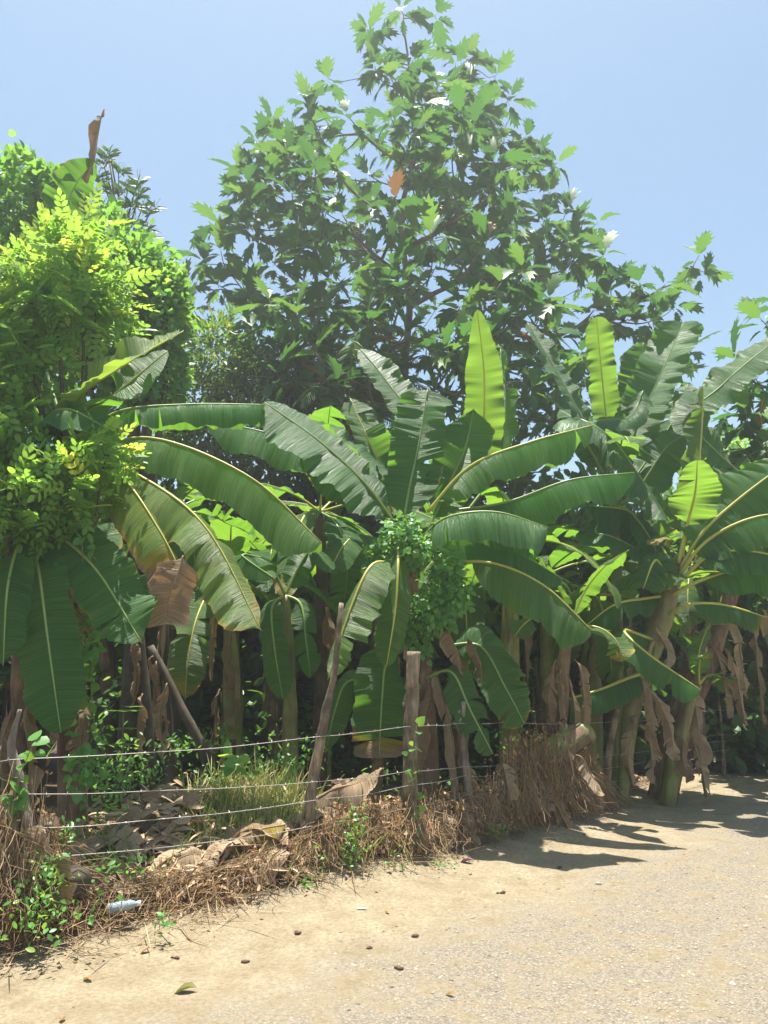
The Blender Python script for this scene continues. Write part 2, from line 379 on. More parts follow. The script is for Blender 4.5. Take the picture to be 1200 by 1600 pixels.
# ------------------------------------------------------------------ banana leaf
def leaf_geometry(pts, hw, up, droop=.2, fold=.25, tears=0, wave=.06, dry=0., tipdry=0., edgedry=.24, age=0., seed=1, pet=.1, crumple=.0, n=76, mm=6, sides=(1, 1), blunt=.2, slant=.12, slack=.0, pleat=.11):
    rng = np.random.default_rng(seed)
    if droop >= .55 and fold < 0 and not crumple: fold -= .5
    C = catmull(pts, 60)
    s = np.r_[0, np.cumsum(np.linalg.norm(np.diff(C, axis=0), axis=1))]; L = s[-1]; tt = s/L
    T = nrm(np.gradient(C, axis=0)); upv = np.broadcast_to(np.array(list(up), float), T.shape)
    S = nrm(np.cross(T, upv)); NN = np.cross(S, T)
    def at(A, t): return np.stack([np.interp(t, tt, A[:, k]) for k in range(3)], -1)
    V, F, UV, DR, AG = [], [], [], [], []; nv = 0
    down = np.array([0, 0, -1.])
    for sd in (1, -1):
        scale = sides[0] if sd == 1 else sides[1]
        if scale <= 0: continue
        cuts = np.r_[0, np.sort(rng.uniform(.12, .95, tears)), 1] if tears else np.array([0., 1.])
        for a, b in zip(cuts[:-1], cuts[1:]):
            if b-a < .004: continue
            k = max(3, int(math.ceil((b-a)*n))+1)
            t = np.linspace(a, b, k); tl = pet+(1-pet)*t
            w = hw*scale*np.minimum(1, np.maximum(t, 1e-4)/.16)**.62*np.minimum(1, np.maximum(1-t, 0)/blunt)**.55
            w = w*(1+.05*noise1(t*14, seed+sd)+.035*noise1(t*L*40, seed+sd*5))+.002
            c = at(C, tl); s_ = nrm(at(S, tl))*sd; n_ = nrm(at(NN, tl)); t_ = nrm(at(T, tl))
            torn = tears > 0
            a0 = fold + (rng.normal(0, .22) if torn else 0) + .20*noise1(t*L*3.2, seed+5*sd) + pleat*noise1(t*L*11, seed+9+sd) + .6*pleat*noise1(t*L*25, seed+3*sd)
            g0 = np.clip(droop + (rng.normal(0, .15) if torn else 0) + .12*noise1(t*9, seed+2*sd), 0, .97)
            gap = rng.uniform(.03, .16) if torn else 0.
            tc = (a+b)/2
            pos = c.copy(); rows = [pos.copy()]
            ca, sa = np.cos(a0)[:, None], np.sin(a0)[:, None]
            d0 = s_*ca + n_*sa
            wb = np.sin(t*L*9+seed)*.5+noise1(t*L*7, seed+sd*3+11)
            for j in range(1, mm+1):
                vv = (j-.5)/mm; g = (g0*vv**.7)[:, None]
                d = nrm(d0*(1-g)+down*g + (slack*vv)*n_*-1)
                pos = pos + d*(w/mm)[:, None]
                v = j/mm
                sh = ((tc-t)*gap*v**1.3*L + slant*v*w)[:, None]
                wob = (wave*w*v*v*wb)[:, None]
                q = pos + t_*sh + n_*wob
                rows.append(q)
            Vg = np.stack(rows, 1)  # k, mm+1, 3
            if crumple:
                vv_ = (np.linspace(0, 1, mm+1)*.9+.1)[None, :, None]; off_ = np.array([0, 31, 77.])+seed
                Vg = Vg+crumple*vv_*np.stack([vnoise(Vg*5+o_) for o_ in off_], -1)*.25 + n_[:, None, :]*(crumple*.10*vv_[..., 0]*vnoise(Vg*17+seed))[..., None]
            idx = nv+np.arange(k*(mm+1)).reshape(k, mm+1)
            f = np.stack([idx[:-1, :-1], idx[1:, :-1], idx[1:, 1:], idx[:-1, 1:]], -1).reshape(-1, 4)
            if sd == -1: f = f[:, ::-1]
            V.append(Vg.reshape(-1, 3)); F.append(f); nv += k*(mm+1)
            vg = np.linspace(0, 1, mm+1)[None, :]*np.ones((k, 1)); tg = t[:, None]*np.ones((1, mm+1))
            UV.append(np.stack([tg*L, vg*sd*hw*scale+3*sd+seed % 7], -1).reshape(-1, 2))
            DR.append((dry + tipdry*np.clip((tg-.62)/.38, 0, 1)**1.5 + edgedry*vg**5 + (rng.uniform(-.1, .12) if torn else 0)).ravel())
            AG.append(np.full(k*(mm+1), age))
    return np.vstack(V), np.vstack(F), np.vstack(UV), np.concatenate(DR), np.concatenate(AG), L
SEED = [100]
def add_leaf(plant, pts, hw, up=(0, 0, 1), rib=None, rib_r=.019, name='leaf', label=None, **kw):
    SEED[0] += 1; kw.setdefault('seed', SEED[0])
    V, F, UV, DR, AG, L = leaf_geometry(pts, hw, up, **kw)
    o = put(name, mesh_from(name, V, F, True, {'dry': DR, 'age': AG}, UV), M['blade'], plant)
    if label: o['label'] = label
    off = np.array(list(nrm(np.array(up, float))))*0
    rr = [rib_r, rib_r*.8, rib_r*.6, rib_r*.42, .004]
    Vr, Fr, uvr = tube([Vector(p) for p in pts], rr, 6, 26)
    if rib is None: rib = 'rib_brown' if kw.get('dry', 0) > .5 else ('rib_y' if kw.get('age', 0) > .07 else 'rib')
    put('midrib', mesh_from('midrib', Vr, Fr, True, None, uvr), M[rib], o)
    return o
def pxleaf(plant, pts, hwpx, up=(0, 0, 1), **kw):
    """pts as (pixel x, pixel y, depth in metres); half width in pixels."""
    kw.setdefault('tears', (0, 0, 1, 1, 2)[int(sum(p[0]+p[1] for p in pts)) % 5])
    q = [P(*p) for p in pts]; mid = pts[len(pts)//2]
    return add_leaf(plant, q, hwpx*MPP(mid[1], mid[2]), up, **kw)
def stem(plant, pts, radii, mat='stem', seed=0, name='pseudostem'):
    V, F, uv = tube(pts, radii, 14, 30, .12, seed)
    o = put(name, mesh_from(name, V, F, True, None, uv), M[mat], plant)
    # overlapping old leaf sheaths: open shells that wrap the stem
    rng = random.Random(seed); C = catmull(pts, 30); J = Joined()
    for k in range(5):
        a = rng.uniform(0, 6.28); i0 = rng.randint(0, 10); i1 = min(29, i0+rng.randint(9, 18)); J2 = []
        for i in range(i0, i1+1):
            f = (i-i0)/(i1-i0); r = np.interp(i/29, np.linspace(0, 1, len(radii)), radii)*1.06+.004
            half = 1.2*(1-f**3)+.1
            T = nrm(C[min(i+1, 29)]-C[max(i-1, 0)]); A = nrm(np.cross(T, [1, 0, .01])); B = np.cross(T, A)
            for th in np.linspace(-half, half, 6):
                lift = 1+.25*f*f*abs(th/half)
                J2.append(C[i]+(A*math.cos(a+th)+B*math.sin(a+th))*r*lift)
        w = 6; rows = i1-i0+1
        J.add(J2, [(r*w+c, r*w+c+1, (r+1)*w+c+1, (r+1)*w+c) for r in range(rows-1) for c in range(w-1)])
    put('leaf_sheath', J.mesh('leaf_sheath'), M['stem_brown' if mat == 'stem_brown' or rng.random() < .6 else 'stem'], o)
    return o
def dead_hang(plant, top, length, width, seed, lean=(0, 0), name='dead_leaf', crumple=.5, r=None):
    """A dry leaf hanging down from a point on the stem."""
    rng = random.Random(seed); t = Vector(top)
    pts = [t, t+Vector((lean[0]*.35+rng.uniform(-.04, .04), lean[1]*.35-.02, .03-length*.15)),
           t+Vector((lean[0]*.8+rng.uniform(-.05, .05), lean[1]*.8, -length*.55)), t+Vector((lean[0], lean[1], -length))]
    a = rng.uniform(-.9, .9)
    return add_leaf(plant, pts, width*.72, (math.sin(a), -math.cos(a), .1), name=name, dry=rng.uniform(.7, 1.1), droop=.6, fold=rng.uniform(-1.1, -.3),
                    tears=rng.randint(3, 7), crumple=crumple*.55, wave=.1, rib_r=.008, n=34, mm=6, seed=seed, pet=.02, slack=.15, pleat=.16)
def rosette(plant, crown, n, length, seed, hw=.24, lean=(0, 0), e_hi=80, e_lo=-5, skip=None, tears=(0, 6), droopy=1.0, ages=(0, .25)):
    rng = random.Random(seed); a0 = rng.uniform(0, 360)
    for k in range(n):
        f = k/max(1, n-1); az = R(a0+k*137.5+rng.uniform(-18, 18)); el = R(e_hi+(e_lo-e_hi)*f+rng.uniform(-8, 8))
        if skip and skip(az): continue
        L = length*rng.uniform(.8, 1.1)*(.75+.35*math.sin(math.pi*(.15+.75*f)))
        h = Vector((math.cos(az), math.sin(az), 0)); pts = [Vector(crown)]; p = Vector(crown); e = el
        for j in range(5):
            p = p+(h*math.cos(e)+Vector((0, 0, math.sin(e))))*(L/5); pts.append(p.copy())
            e -= R(rng.uniform(11, 19))*droopy*(.55+.9*f)
        up = Vector((0, 0, 1))*math.cos(el)-h*math.sin(el)*.9+Vector((rng.uniform(-.35, .35), rng.uniform(-.35, .35), 0))
        add_leaf(plant, pts, hw*rng.uniform(.85, 1.15), up, droop=rng.uniform(.15, .55), fold=rng.uniform(-.15, .45), tears=rng.randint(*tears),
                 edgedry=rng.uniform(.05, .3), tipdry=rng.choice([0, 0, .2, .5]), age=rng.uniform(*ages), seed=seed*37+k, n=46, mm=5, pet=.14)

# ------------------------------------------------------------------ the banana plant in the middle (behind the thick post)
CAMF = (0, -1, .3)
BAN = 'banana plants behind the fence'
def base_at(px, Y):
    x = P(px, 1300, Y).x; return Vector((x, Y, gzs(x, Y)))
a_base = base_at(668, 7.9)
A = thing('banana_plant', a_base, 'large banana plant fanning out behind the thick post, vine round its crown', 'banana plant', BAN)
a_top = P(630, 835, 7.9)
stem(A, [a_base-Vector((0, 0, .1)), P(662, 1150, 7.9), P(648, 980, 7.9), a_top], [.13, .12, .10, .07], 'stem_brown', 3)
pxleaf(A, [(628, 830, 7.9), (640, 760, 7.95), (655, 690, 8.0), (668, 608, 8.1)], 44, CAMF, fold=.12, droop=.0, blunt=.06, pet=.08, wave=.05)
pxleaf(A, [(668, 830, 8.0), (700, 760, 8.05), (727, 700, 8.1), (740, 638, 8.15)], 40, (.25, -1, .3), fold=.2, droop=.02, wave=.05, pet=.1)
pxleaf(A, [(700, 820, 8.4), (748, 720, 8.4), (757, 600, 8.1), (746, 484, 7.7)], 31, (.1, -1, -.1), fold=.05, droop=0, wave=.07, pet=.2, age=.22, blunt=.4)
pxleaf(A, [(730, 800, 8.6), (782, 720, 8.8), (790, 620, 8.9), (782, 545, 9.0)], 26, (-.8, -.8, .2), fold=.3, droop=0, wave=.15, pet=.15)
pxleaf(A, [(615, 815, 7.8), (570, 755, 7.6), (500, 690, 7.5), (413, 628, 7.5)], 58, (.35, -.9, .55), fold=.05, droop=.12, wave=.05, sides=(.62, 1.15), pet=.06, blunt=.25)
pxleaf(A, [(612, 810, 8.0), (575, 730, 8.0), (530, 690, 8.0), (455, 645, 8.0)], 34, (.3, -.4, .9), fold=.3, droop=.25, wave=.08, pet=.06)
pxleaf(A, [(600, 810, 8.1), (520, 722, 8.0), (430, 680, 7.9), (323, 656, 7.9)], 52, (.1, -.5, .9), fold=-.1, droop=.6, wave=.09, pet=.08)
pxleaf(A, [(612, 800, 8.2), (596, 735, 8.3), (572, 680, 8.3), (547, 622, 8.4)], 34, (.6, -.8, .1), fold=.35, droop=.0, wave=.08, pet=.1, age=.08)
pxleaf(A, [(625, 800, 8.5), (640, 660, 8.7), (607, 600, 8.8), (563, 545, 8.8)], 33, (.3, -.8, .45), fold=.1, droop=.1, wave=.06, pet=.2)
pxleaf(A, [(668, 800, 7.8), (735, 728, 7.6), (830, 690, 7.5), (927, 664, 7.5)], 52, (-.1, -.45, .9), fold=-.1, droop=.7, wave=.1, pet=.07, age=.08, edgedry=.05)
pxleaf(A, [(660, 840, 7.7), (700, 808, 7.4), (775, 800, 7.3), (857, 824, 7.3)], 58, (0, -.3, .95), fold=-.2, droop=.85, wave=.09, pet=.05, blunt=.1)
pxleaf(A, [(690, 880, 7.7), (770, 880, 7.4), (850, 915, 7.2), (925, 985, 7.2)], 60, (.0, -.5, .85), fold=-.05, droop=.75, wave=.08, pet=.2, age=.12, edgedry=.3)
pxleaf(A, [(612, 880, 7.5), (580, 884, 7.15), (548, 950, 7.0), (512, 1062, 6.95)], 46, (-.75, -.5, .45), fold=-.2, droop=.2, wave=.08, age=.22, pet=.1, sides=(.3, 1.), edgedry=.1)
pxleaf(A, [(622, 850, 7.5), (622, 880, 7.2), (618, 950, 7.1), (604, 1040, 7.1)], 38, (.1, -1, .1), fold=-.75, droop=.25, wave=.1, age=.16, pet=.0, sides=(.9, .8))
pxleaf(A, [(690, 800, 8.2), (790, 785, 8.1), (890, 750, 8.0), (992, 738, 8.0)], 50, (-.1, -.5, .85), fold=-.1, droop=.65, wave=.12, pet=.1)
pxleaf(A, [(655, 860, 8.1), (720, 845, 8.2), (800, 860, 8.2), (880, 905, 8.2)], 42, (0, -.4, .9), fold=-.1, droop=.6, wave=.1, pet=.1)
pxleaf(A, [(640, 1010, 7.8), (605, 1035, 7.6), (597, 1090, 7.5), (592, 1185, 7.45)], 44, (0, -1, .1), fold=.0, droop=.1, tipdry=.75, edgedry=.25, wave=.05, pet=.12, blunt=.08, n=30)
pxleaf(A, [(600, 1060, 7.9), (545, 1065, 7.8), (525, 1105, 7.7), (510, 1168, 7.7)], 24, (-.5, -.7, .4), fold=-.1, droop=.3, wave=.12, pet=.1)
pxleaf(A, [(665, 1060, 7.7), (705, 1050, 7.5), (735, 1110, 7.4), (770, 1178, 7.4)], 30, (.4, -.8, .4), fold=-.1, droop=.3, wave=.12, pet=.2, tears=2)
pxleaf(A, [(690, 1010, 8.0), (750, 1010, 7.9), (790, 1075, 7.8), (820, 1132, 7.8)], 42, (.3, -.9, .4), fold=.0, droop=.2, wave=.12, pet=.1, tears=2, tipdry=.3)
for (px, py, ln, w, ld, sd) in ((690, 985, .45, .12, (.18, -.2), 11), (730, 1000, .42, .10, (.12, -.1), 12), (680, 1045, 1.25, .16, (.16, -.25), 13),
                                (640, 1000, .7, .06, (-.05, -.2), 14), (665, 1060, 1.1, .12, (0., -.15), 15), (700, 1120, .75, .12, (.2, -.2), 16), (600, 1150, .6, .10, (-.05, -.1), 17), (655, 1100, .9, .14, (-.1, -.2), 18)):
    dead_hang(A, P(px, py, 7.7), ln, w, sd, ld)
# flower bud hanging below the crown
V, F, uv = tube([P(634, 880, 7.45), P(637, 915, 7.4), P(638, 945, 7.4), P(636, 968, 7.4)], [.01, .032, .04, .026, .006], 12, 16, .05)
put('flower_bud', mesh_from('flower_bud', V, F, True, None, uv), M['bud'], A)

# ------------------------------------------------------------------ banana plant at the left, whose long leaves reach into the picture
b_base = base_at(118, 7.1)
B = thing('banana_plant', b_base, 'banana plant at left with long leaves, one ending in a brown dry flap', 'banana plant', BAN)
b_top = P(118, 720, 7.1)
stem(B, [b_base-Vector((0, 0, .1)), P(110, 1000, 7.1), b_top], [.12, .10, .06], 'stem_brown', 5)
pxleaf(B, [(125, 700, 7.1), (180, 645, 7.2), (290, 632, 7.3), (415, 632, 7.4)], 42, (0, -.35, .95), fold=-.2, droop=.8, wave=.08, pet=.05, blunt=.05)
pxleaf(B, [(125, 705, 7.0), (240, 685, 6.8), (390, 745, 6.6), (503, 848, 6.5)], 62, (.05, -.4, .9), fold=-.1, droop=.72, wave=.07, pet=.1, age=.15, blunt=.12, edgedry=.2)
pxleaf(B, [(130, 712, 6.9), (215, 742, 6.6), (320, 822, 6.4), (408, 985, 6.3)], 60, (.35, -.6, .75), fold=-.15, droop=.54, wave=.05, age=.42, tipdry=.42, edgedry=.3, pet=.1, blunt=.08, sides=(1, .3))
o = pxleaf(B, [(125, 715, 6.7), (190, 745, 6.4), (250, 830, 6.2), (288, 905, 6.15)], 58, (.35, -.65, .7), fold=-.15, droop=.54, wave=.05, age=.5, tipdry=.75, edgedry=.4, pet=.08, blunt=.05, sides=(1, .25))
add_leaf(B, [P(286, 868, 6.14), P(276, 900, 6.1), P(264, 935, 6.1), P(262, 966, 6.12)], 34*MPP(900, 6.1), (.2, -1, .1), name='dead_leaf', dry=.82, crumple=.2, fold=-.3, droop=.3, wave=.15, pet=0, blunt=.05, n=30, rib_r=.006, label='brown dry flap hanging from the leaf')
pxleaf(B, [(112, 700, 6.8), (122, 625, 6.2), (195, 570, 5.9), (287, 517, 5.8)], 42, (-.5, -.6, .6), fold=.45, droop=.0, wave=.12, pet=.1, age=.5, edgedry=.25)
pxleaf(B, [(115, 700, 6.8), (125, 650, 6.3), (180, 615, 6.0), (262, 548, 6.0)], 40, (.5, -.5, .7), fold=.1, droop=.2, wave=.12, pet=.1)
pxleaf(B, [(115, 690, 6.6), (80, 650, 6.1), (110, 640, 5.9), (160, 665, 5.8)], 40, (.1, -.7, .7), fold=-.1, droop=.4, wave=.2, pet=.05)
pxleaf(B, [(112, 700, 7.3), (70, 560, 7.6), (75, 420, 7.8), (112, 300, 7.9), (150, 250, 7.9)], 40, (.8, -.6, .1), fold=.2, droop=.05, wave=.14, pet=.35, tears=3)
add_leaf(B, [P(135, 285, 7.9), P(147, 245, 7.9), P(152, 215, 7.9), P(160, 174, 7.9)], .035, (.7, -.7, 0), name='dead_leaf', dry=.75, tears=4, crumple=.45, fold=-.7, droop=.5, wave=.3, pet=0, n=24)
pxleaf(B, [(112, 700, 6.8), (40, 560, 6.5), (25, 470, 6.5), (20, 410, 6.5)], 30, (.6, -.7, .2), fold=.2, droop=.1, wave=.12, pet=.3, tears=2)
for k, (px, py, ln, w, ld) in enumerate(((115, 960, .5, .12, (.05, -.1)), (100, 1000, .9, .15, (-.05, -.1)), (125, 1050, .7, .12, (.1, -.1)), (95, 1090, .6, .16, (-.08, -.1)))):
    dead_hang(B, P(px, py, 6.95), ln, w, 31+k, ld)

# low plant at the left edge with dark hanging leaves
c_base = base_at(30, 6.2)
Cc = thing('banana_plant', c_base, 'banana plant at left edge with dark shaded leaves hanging below the bright shrub', 'banana plant', BAN)
stem(Cc, [c_base-Vector((0, 0, .1)), P(35, 1050, 6.2), P(45, 850, 6.2)], [.11, .09, .06], 'stem_brown', 7)
pxleaf(Cc, [(45, 850, 6.2), (30, 850, 6.0), (12, 920, 5.8), (5, 1040, 5.75)], 42, (-.2, -.95, .3), fold=.05, droop=.15, wave=.04, pet=.05)
pxleaf(Cc, [(45, 850, 6.2), (60, 890, 5.9), (75, 1000, 5.8), (95, 1145, 5.75)], 46, (.05, -1, .15), fold=.03, droop=.1, wave=.04, pet=.12, edgedry=.3)
pxleaf(Cc, [(45, 850, 6.2), (90, 840, 6.1), (150, 890, 6.0), (222, 1005, 5.9)], 50, (.35, -.8, .5), fold=.0, droop=.25, wave=.05, pet=.1)
pxleaf(Cc, [(45, 850, 6.2), (-40, 800, 6.2), (-150, 830, 6.2), (-240, 940, 6.2)], 50, (-.3, -.6, .8), fold=.0, droop=.35, wave=.08, pet=.1)
pxleaf(Cc, [(45, 850, 6.3), (50, 800, 6.7), (90, 780, 7.0), (120, 800, 7.3)], 46, (0, .2, 1), fold=.0, droop=.3, wave=.08, pet=.1)
for k, (px, py, ln, w) in enumerate(((110, 940, .3, .09), (20, 1090, .7, .13), (50, 1100, .8, .14))):
    dead_hang(Cc, P(px, py, 6.05), ln, w, 41+k)

# ------------------------------------------------------------------ banana plant at the right with the leaning green stalk
d_base = base_at(972, 9.7)
D = thing('banana_plant', d_base, 'banana plant at right with pale green leaf stalks and a bright backlit leaf', 'banana plant', BAN)
d_top = P(1062, 870, 9.7)
stem(D, [d_base-Vector((0, 0, .1)), P(985, 1120, 9.7), P(1006, 1050, 9.7), P(1035, 965, 9.7), d_top], [.07, .085, .11, .13, .07], 'stem', 9)
pxleaf(D, [(1060, 880, 9.6), (1072, 825, 9.5), (1086, 770, 9.2), (1090, 715, 8.8)], 38, (-.1, -1, -.1), rib='rib_y', rib_r=.027, fold=.1, droop=.0, wave=.07, pet=.32, age=.2, blunt=.5)
pxleaf(D, [(1062, 880, 9.8), (1085, 770, 9.9), (1095, 690, 9.9), (1100, 600, 9.9)], 30, (.6, -.8, .1), rib='rib_y', rib_r=.027, fold=-.6, droop=.3, wave=.3, pet=.2, age=.25, tears=3, blunt=.5)
pxleaf(D, [(1064, 880, 9.9), (1080, 790, 10.1), (1110, 740, 10.2), (1190, 770, 10.2)], 40, (.2, -.9, .5), rib='rib_y', rib_r=.027, fold=-.2, droop=.5, wave=.1, pet=.2, age=.3, tipdry=.7)
pxleaf(D, [(1062, 890, 9.6), (1100, 830, 9.4), (1160, 775, 9.3), (1240, 715, 9.2)], 52, (.3, -.7, .7), rib='rib_y', rib_r=.027, fold=.0, droop=.3, wave=.1, pet=.18)
pxleaf(D, [(1060, 900, 9.6), (1105, 845, 9.3), (1180, 808, 9.1), (1280, 800, 9.0)], 48, (0, -.5, .85), rib='rib_y', rib_r=.027, fold=-.1, droop=.6, wave=.12, pet=.18)
pxleaf(D, [(1056, 915, 9.6), (1110, 868, 9.3), (1180, 862, 9.1), (1280, 890, 9.0)], 42, (0, -.4, .9), rib='rib_y', rib_r=.027, fold=-.15, droop=.7, wave=.1, pet=.22)
pxleaf(D, [(1050, 930, 9.6), (1100, 905, 9.4), (1170, 890, 9.3), (1270, 920, 9.2)], 40, (0, -.4, .9), rib='rib_y', rib_r=.027, fold=-.15, droop=.7, wave=.1, pet=.25)
pxleaf(D, [(1046, 960, 9.6), (1075, 945, 9.3), (1130, 945, 9.1), (1210, 968, 9.0)], 30, (0, -.4, .9), rib='rib_y', rib_r=.027, fold=-.2, droop=.85, wave=.15, pet=.3, tipdry=.9, tears=3, label='leaf drying to brown strips at its end')
pxleaf(D, [(1050, 930, 9.7), (1010, 935, 9.6), (960, 945, 9.5), (915, 978, 9.5)], 30, (0, -.4, .9), rib='rib_y', rib_r=.027, fold=-.2, droop=.7, wave=.12, pet=.15)
pxleaf(D, [(1055, 900, 9.8), (1030, 850, 10.), (985, 800, 10.1), (920, 790, 10.1)], 44, (0, -.5, .85), rib='rib_y', rib_r=.027, fold=-.1, droop=.6, wave=.12, pet=.25)
pxleaf(D, [(1046, 920, 9.6), (1030, 880, 9.5), (1020, 880, 9.4), (1005, 920, 9.4)], 30, (-.4, -.7, .4), rib='rib_y', rib_r=.027, fold=-.2, droop=.5, wave=.12, pet=.25, tears=1)
pxleaf(D, [(1020, 1000, 9.6), (975, 985, 9.3), (1010, 1020, 9.0), (1095, 1078, 8.9)], 36, (.2, -.5, .8), rib='rib_y', rib_r=.027, fold=-.1, droop=.6, wave=.08, pet=.02, blunt=.12)
pxleaf(D, [(1010, 1050, 9.7), (980, 1060, 9.5), (930, 1080, 9.4), (860, 1100, 9.4)], 34, (0, -.4, .9), rib='rib_y', rib_r=.027, fold=-.2, droop=.7, wave=.08, pet=.05, blunt=.1)
for k, (px, py, ln, w, ld) in enumerate(((1030, 1000, .4, .08, (-.25, -.1)), (1000, 1060, .9, .12, (.15, -.1)), (1012, 1080, .8, .14, (.2, -.15)), (985, 1120, .8, .1, (-.05, -.1)), (1025, 980, .5, .09, (.05, -.1)), (1000, 1130, .7, .12, (.1, -.1)))):
    dead_hang(D, P(px, py, 9.55), ln, w, 51+k, ld)

# thick brown leaning stems beside it
def lean_plant(label, base, pts, radii, mat, seed, leaves=0, crown_len=1.6, dead=(), **kw):
    t = thing('banana_plant', base, label, 'banana plant', BAN)
    stem(t, [base-Vector((0, 0, .1))]+pts, radii, mat, seed)
    if leaves: rosette(t, pts[-1], leaves, crown_len, seed, **kw)
    for k, (p, ln, w, ld) in enumerate(dead): dead_hang(t, p, ln, w, seed*13+k, ld)
    return t
lean_plant('thick dry brown banana stem leaning right behind the pale stalked plant', base_at(1035, 10.4), [P(1062, 1130, 10.4), P(1118, 1000, 10.4), P(1150, 900, 10.5)], [.17, .17, .13, .09], 'stem_brown', 61, 7, 1.7,
           dead=[(P(1110, 1010, 10.2), .9, .12, (.1, -.1)), (P(1085, 1080, 10.2), .9, .16, (-.05, -.15)), (P(1060, 1120, 10.2), .8, .16, (0, -.1)), (P(1130, 1010, 10.2), 1.0, .1, (.15, -.1)), (P(1040, 1110, 10.2), .9, .14, (-.1, -.2)), (P(1075, 1150, 10.2), .7, .12, (.1, -.2))], hw=.2)
lean_plant('smooth yellow green banana stem leaning right at the roadside', base_at(1043, 10.0), [P(1056, 1180, 10.0), P(1075, 1110, 10.0), P(1092, 1070, 10.0)], [.10, .095, .08, .04], 'stem', 62, 4, 1.0, hw=.14, e_hi=85, e_lo=40,
           dead=[(P(1056, 1150, 9.9), .5, .09, (.1, -.1))])
lean_plant('banana stem in a skirt of dry leaves right of the grey post', base_at(862, 8.9), [P(872, 1120, 8.9), P(884, 1010, 8.9), P(893, 985, 8.9)], [.13, .12, .09, .05], 'stem_brown', 63, 5, 1.1, hw=.15, e_hi=75, e_lo=20, ages=(.1, .4),
           dead=[(P(870+9*k, 1030+12*(k % 3), 8.75), .75+.1*(k % 2), .11, (-.12+.05*k, -.12)) for k in range(4)])

# ------------------------------------------------------------------ taller banana plants behind, right
def free_plant(label, px, Y, crown_py, n, length, seed, lean=0, mat='stem', dead=1, explicit=(), **kw):
    b = base_at(px, Y); top = P(px+lean, crown_py, Y)
    t = thing('banana_plant', b, label, 'banana plant', BAN)
    stem(t, [b-Vector((0, 0, .1)), b.lerp(top, .5)+Vector((random.Random(seed).uniform(-.06, .06), 0, 0)), top], [.125, .105, .06], mat, seed)
    if n: rosette(t, top, n, length, seed, **kw)
    for k, (pts, hw, up, d) in enumerate(explicit): pxleaf(t, pts, hw, up, **d)
    rng = random.Random(seed+5)
    for k in range(dead):
        f = rng.uniform(.4, .9); q = b.lerp(top, f); a = rng.uniform(0, 6.28)
        dead_hang(t, q+Vector((.12*math.cos(a), .12*math.sin(a), 0)), rng.uniform(.6, 1.2)*(top.z-b.z)*.3+.2, rng.uniform(.09, .16), seed*17+k, (.1*math.cos(a), .1*math.sin(a)))
    return t
free_plant('tall banana plant behind at right, its upright leaves against the sky', 965, 10.8, 760, 3, 1.9, 71, explicit=[
    ([(955, 770, 10.8), (915, 665, 10.8), (872, 585, 10.8), (824, 504, 10.9)], 25, (.5, -.8, .4), dict(fold=.1, droop=.05, wave=.1, pet=.2)),
    ([(960, 770, 10.9), (948, 660, 10.9), (940, 580, 10.6), (932, 495, 10.2)], 24, (.15, -1, -.1), dict(fold=.1, droop=0, wave=.12, pet=.35, age=.2, blunt=.1)),
    ([(965, 780, 10.6), (990, 680, 10.5), (1030, 590, 10.5), (1068, 503, 10.6)], 40, (-.5, -.8, .35), dict(fold=.22, droop=.0, wave=.06, pet=.2, blunt=.08)),
    ([(965, 780, 11.), (980, 680, 11.2), (1000, 600, 11.3), (1005, 535, 11.3)], 38, (.1, -1, .1), dict(fold=.1, droop=0, wave=.06, pet=.3)),
    ([(962, 780, 10.4), (920, 670, 10.3), (985, 650, 10.2), (1005, 610, 10.2)], 34, (-.2, -.6, .8), dict(fold=-.1, droop=.4, wave=.2, pet=.2)),
    ([(962, 770, 10.2), (900, 660, 10.0), (960, 690, 9.8), (1045, 815, 9.7)], 50, (.3, -.6, .75), dict(fold=-.1, droop=.5, wave=.1, pet=.15)),
    ([(958, 780, 10.2), (910, 760, 10.0), (850, 770, 9.8), (780, 810, 9.7)], 42, (0, -.5, .85), dict(fold=-.1, droop=.6, wave=.1, pet=.1)),
    ([(968, 780, 10.6), (1010, 720, 10.7), (1050, 660, 10.8), (1075, 600, 10.9)], 36, (-.3, -.7, .5), dict(fold=.0, droop=.3, wave=.25, pet=.2, tears=3)),
    ([(968, 790, 10.4), (1000, 760, 10.3), (1040, 700, 10.2), (1070, 680, 10.2)], 36, (0, -.7, .7), dict(fold=.0, droop=.3, wave=.2, pet=.2)),
    ([(960, 790, 10.2), (985, 800, 10.0), (1020, 850, 9.9), (1045, 930, 9.8)], 36, (.3, -.7, .6), dict(fold=-.1, droop=.4, wave=.12, pet=.2)),
    ([(955, 790, 10.2), (930, 830, 10.0), (960, 840, 9.9), (1040, 880, 9.8)], 34, (.1, -.5, .8), dict(fold=-.1, droop=.5, wave=.12, pet=.1))])
free_plant('banana plant at the right edge with one dark leaf slanting up to the sky', 1275, 11.4, 790, 6, 1.7, 72, lean=-60, mat='stem_shade', explicit=[
    ([(1215, 790, 11.2), (1085, 665, 10.6), (1130, 600, 10.5), (1225, 520, 10.4)], 34, (-.35, -.75, .6), dict(fold=-.05, droop=.15, wave=.14, pet=.25)),
    ([(1215, 790, 11.4), (1210, 720, 11.4), (1230, 690, 11.4), (1300, 690, 11.4)], 34, (0, -.4, .9), dict(fold=-.1, droop=.5, wave=.12, pet=.2))], e_hi=20, e_lo=-25)
for k, (px, py, ln) in enumerate(((1150, 960, 1.2), (1172, 970, 1.5), (1190, 950, 1.6))): dead_hang([o for o in bpy.data.objects if o.get('label', '').startswith('banana plant at the right edge with')][0], P(px, py, 11.3+.1*k), ln, .11, 700+k, (.03, -.05))
free_plant('banana plant behind the vine wrapped crown, right of it', 800, 9.6, 850, 9, 1.8, 73, e_hi=45, hw=.22)
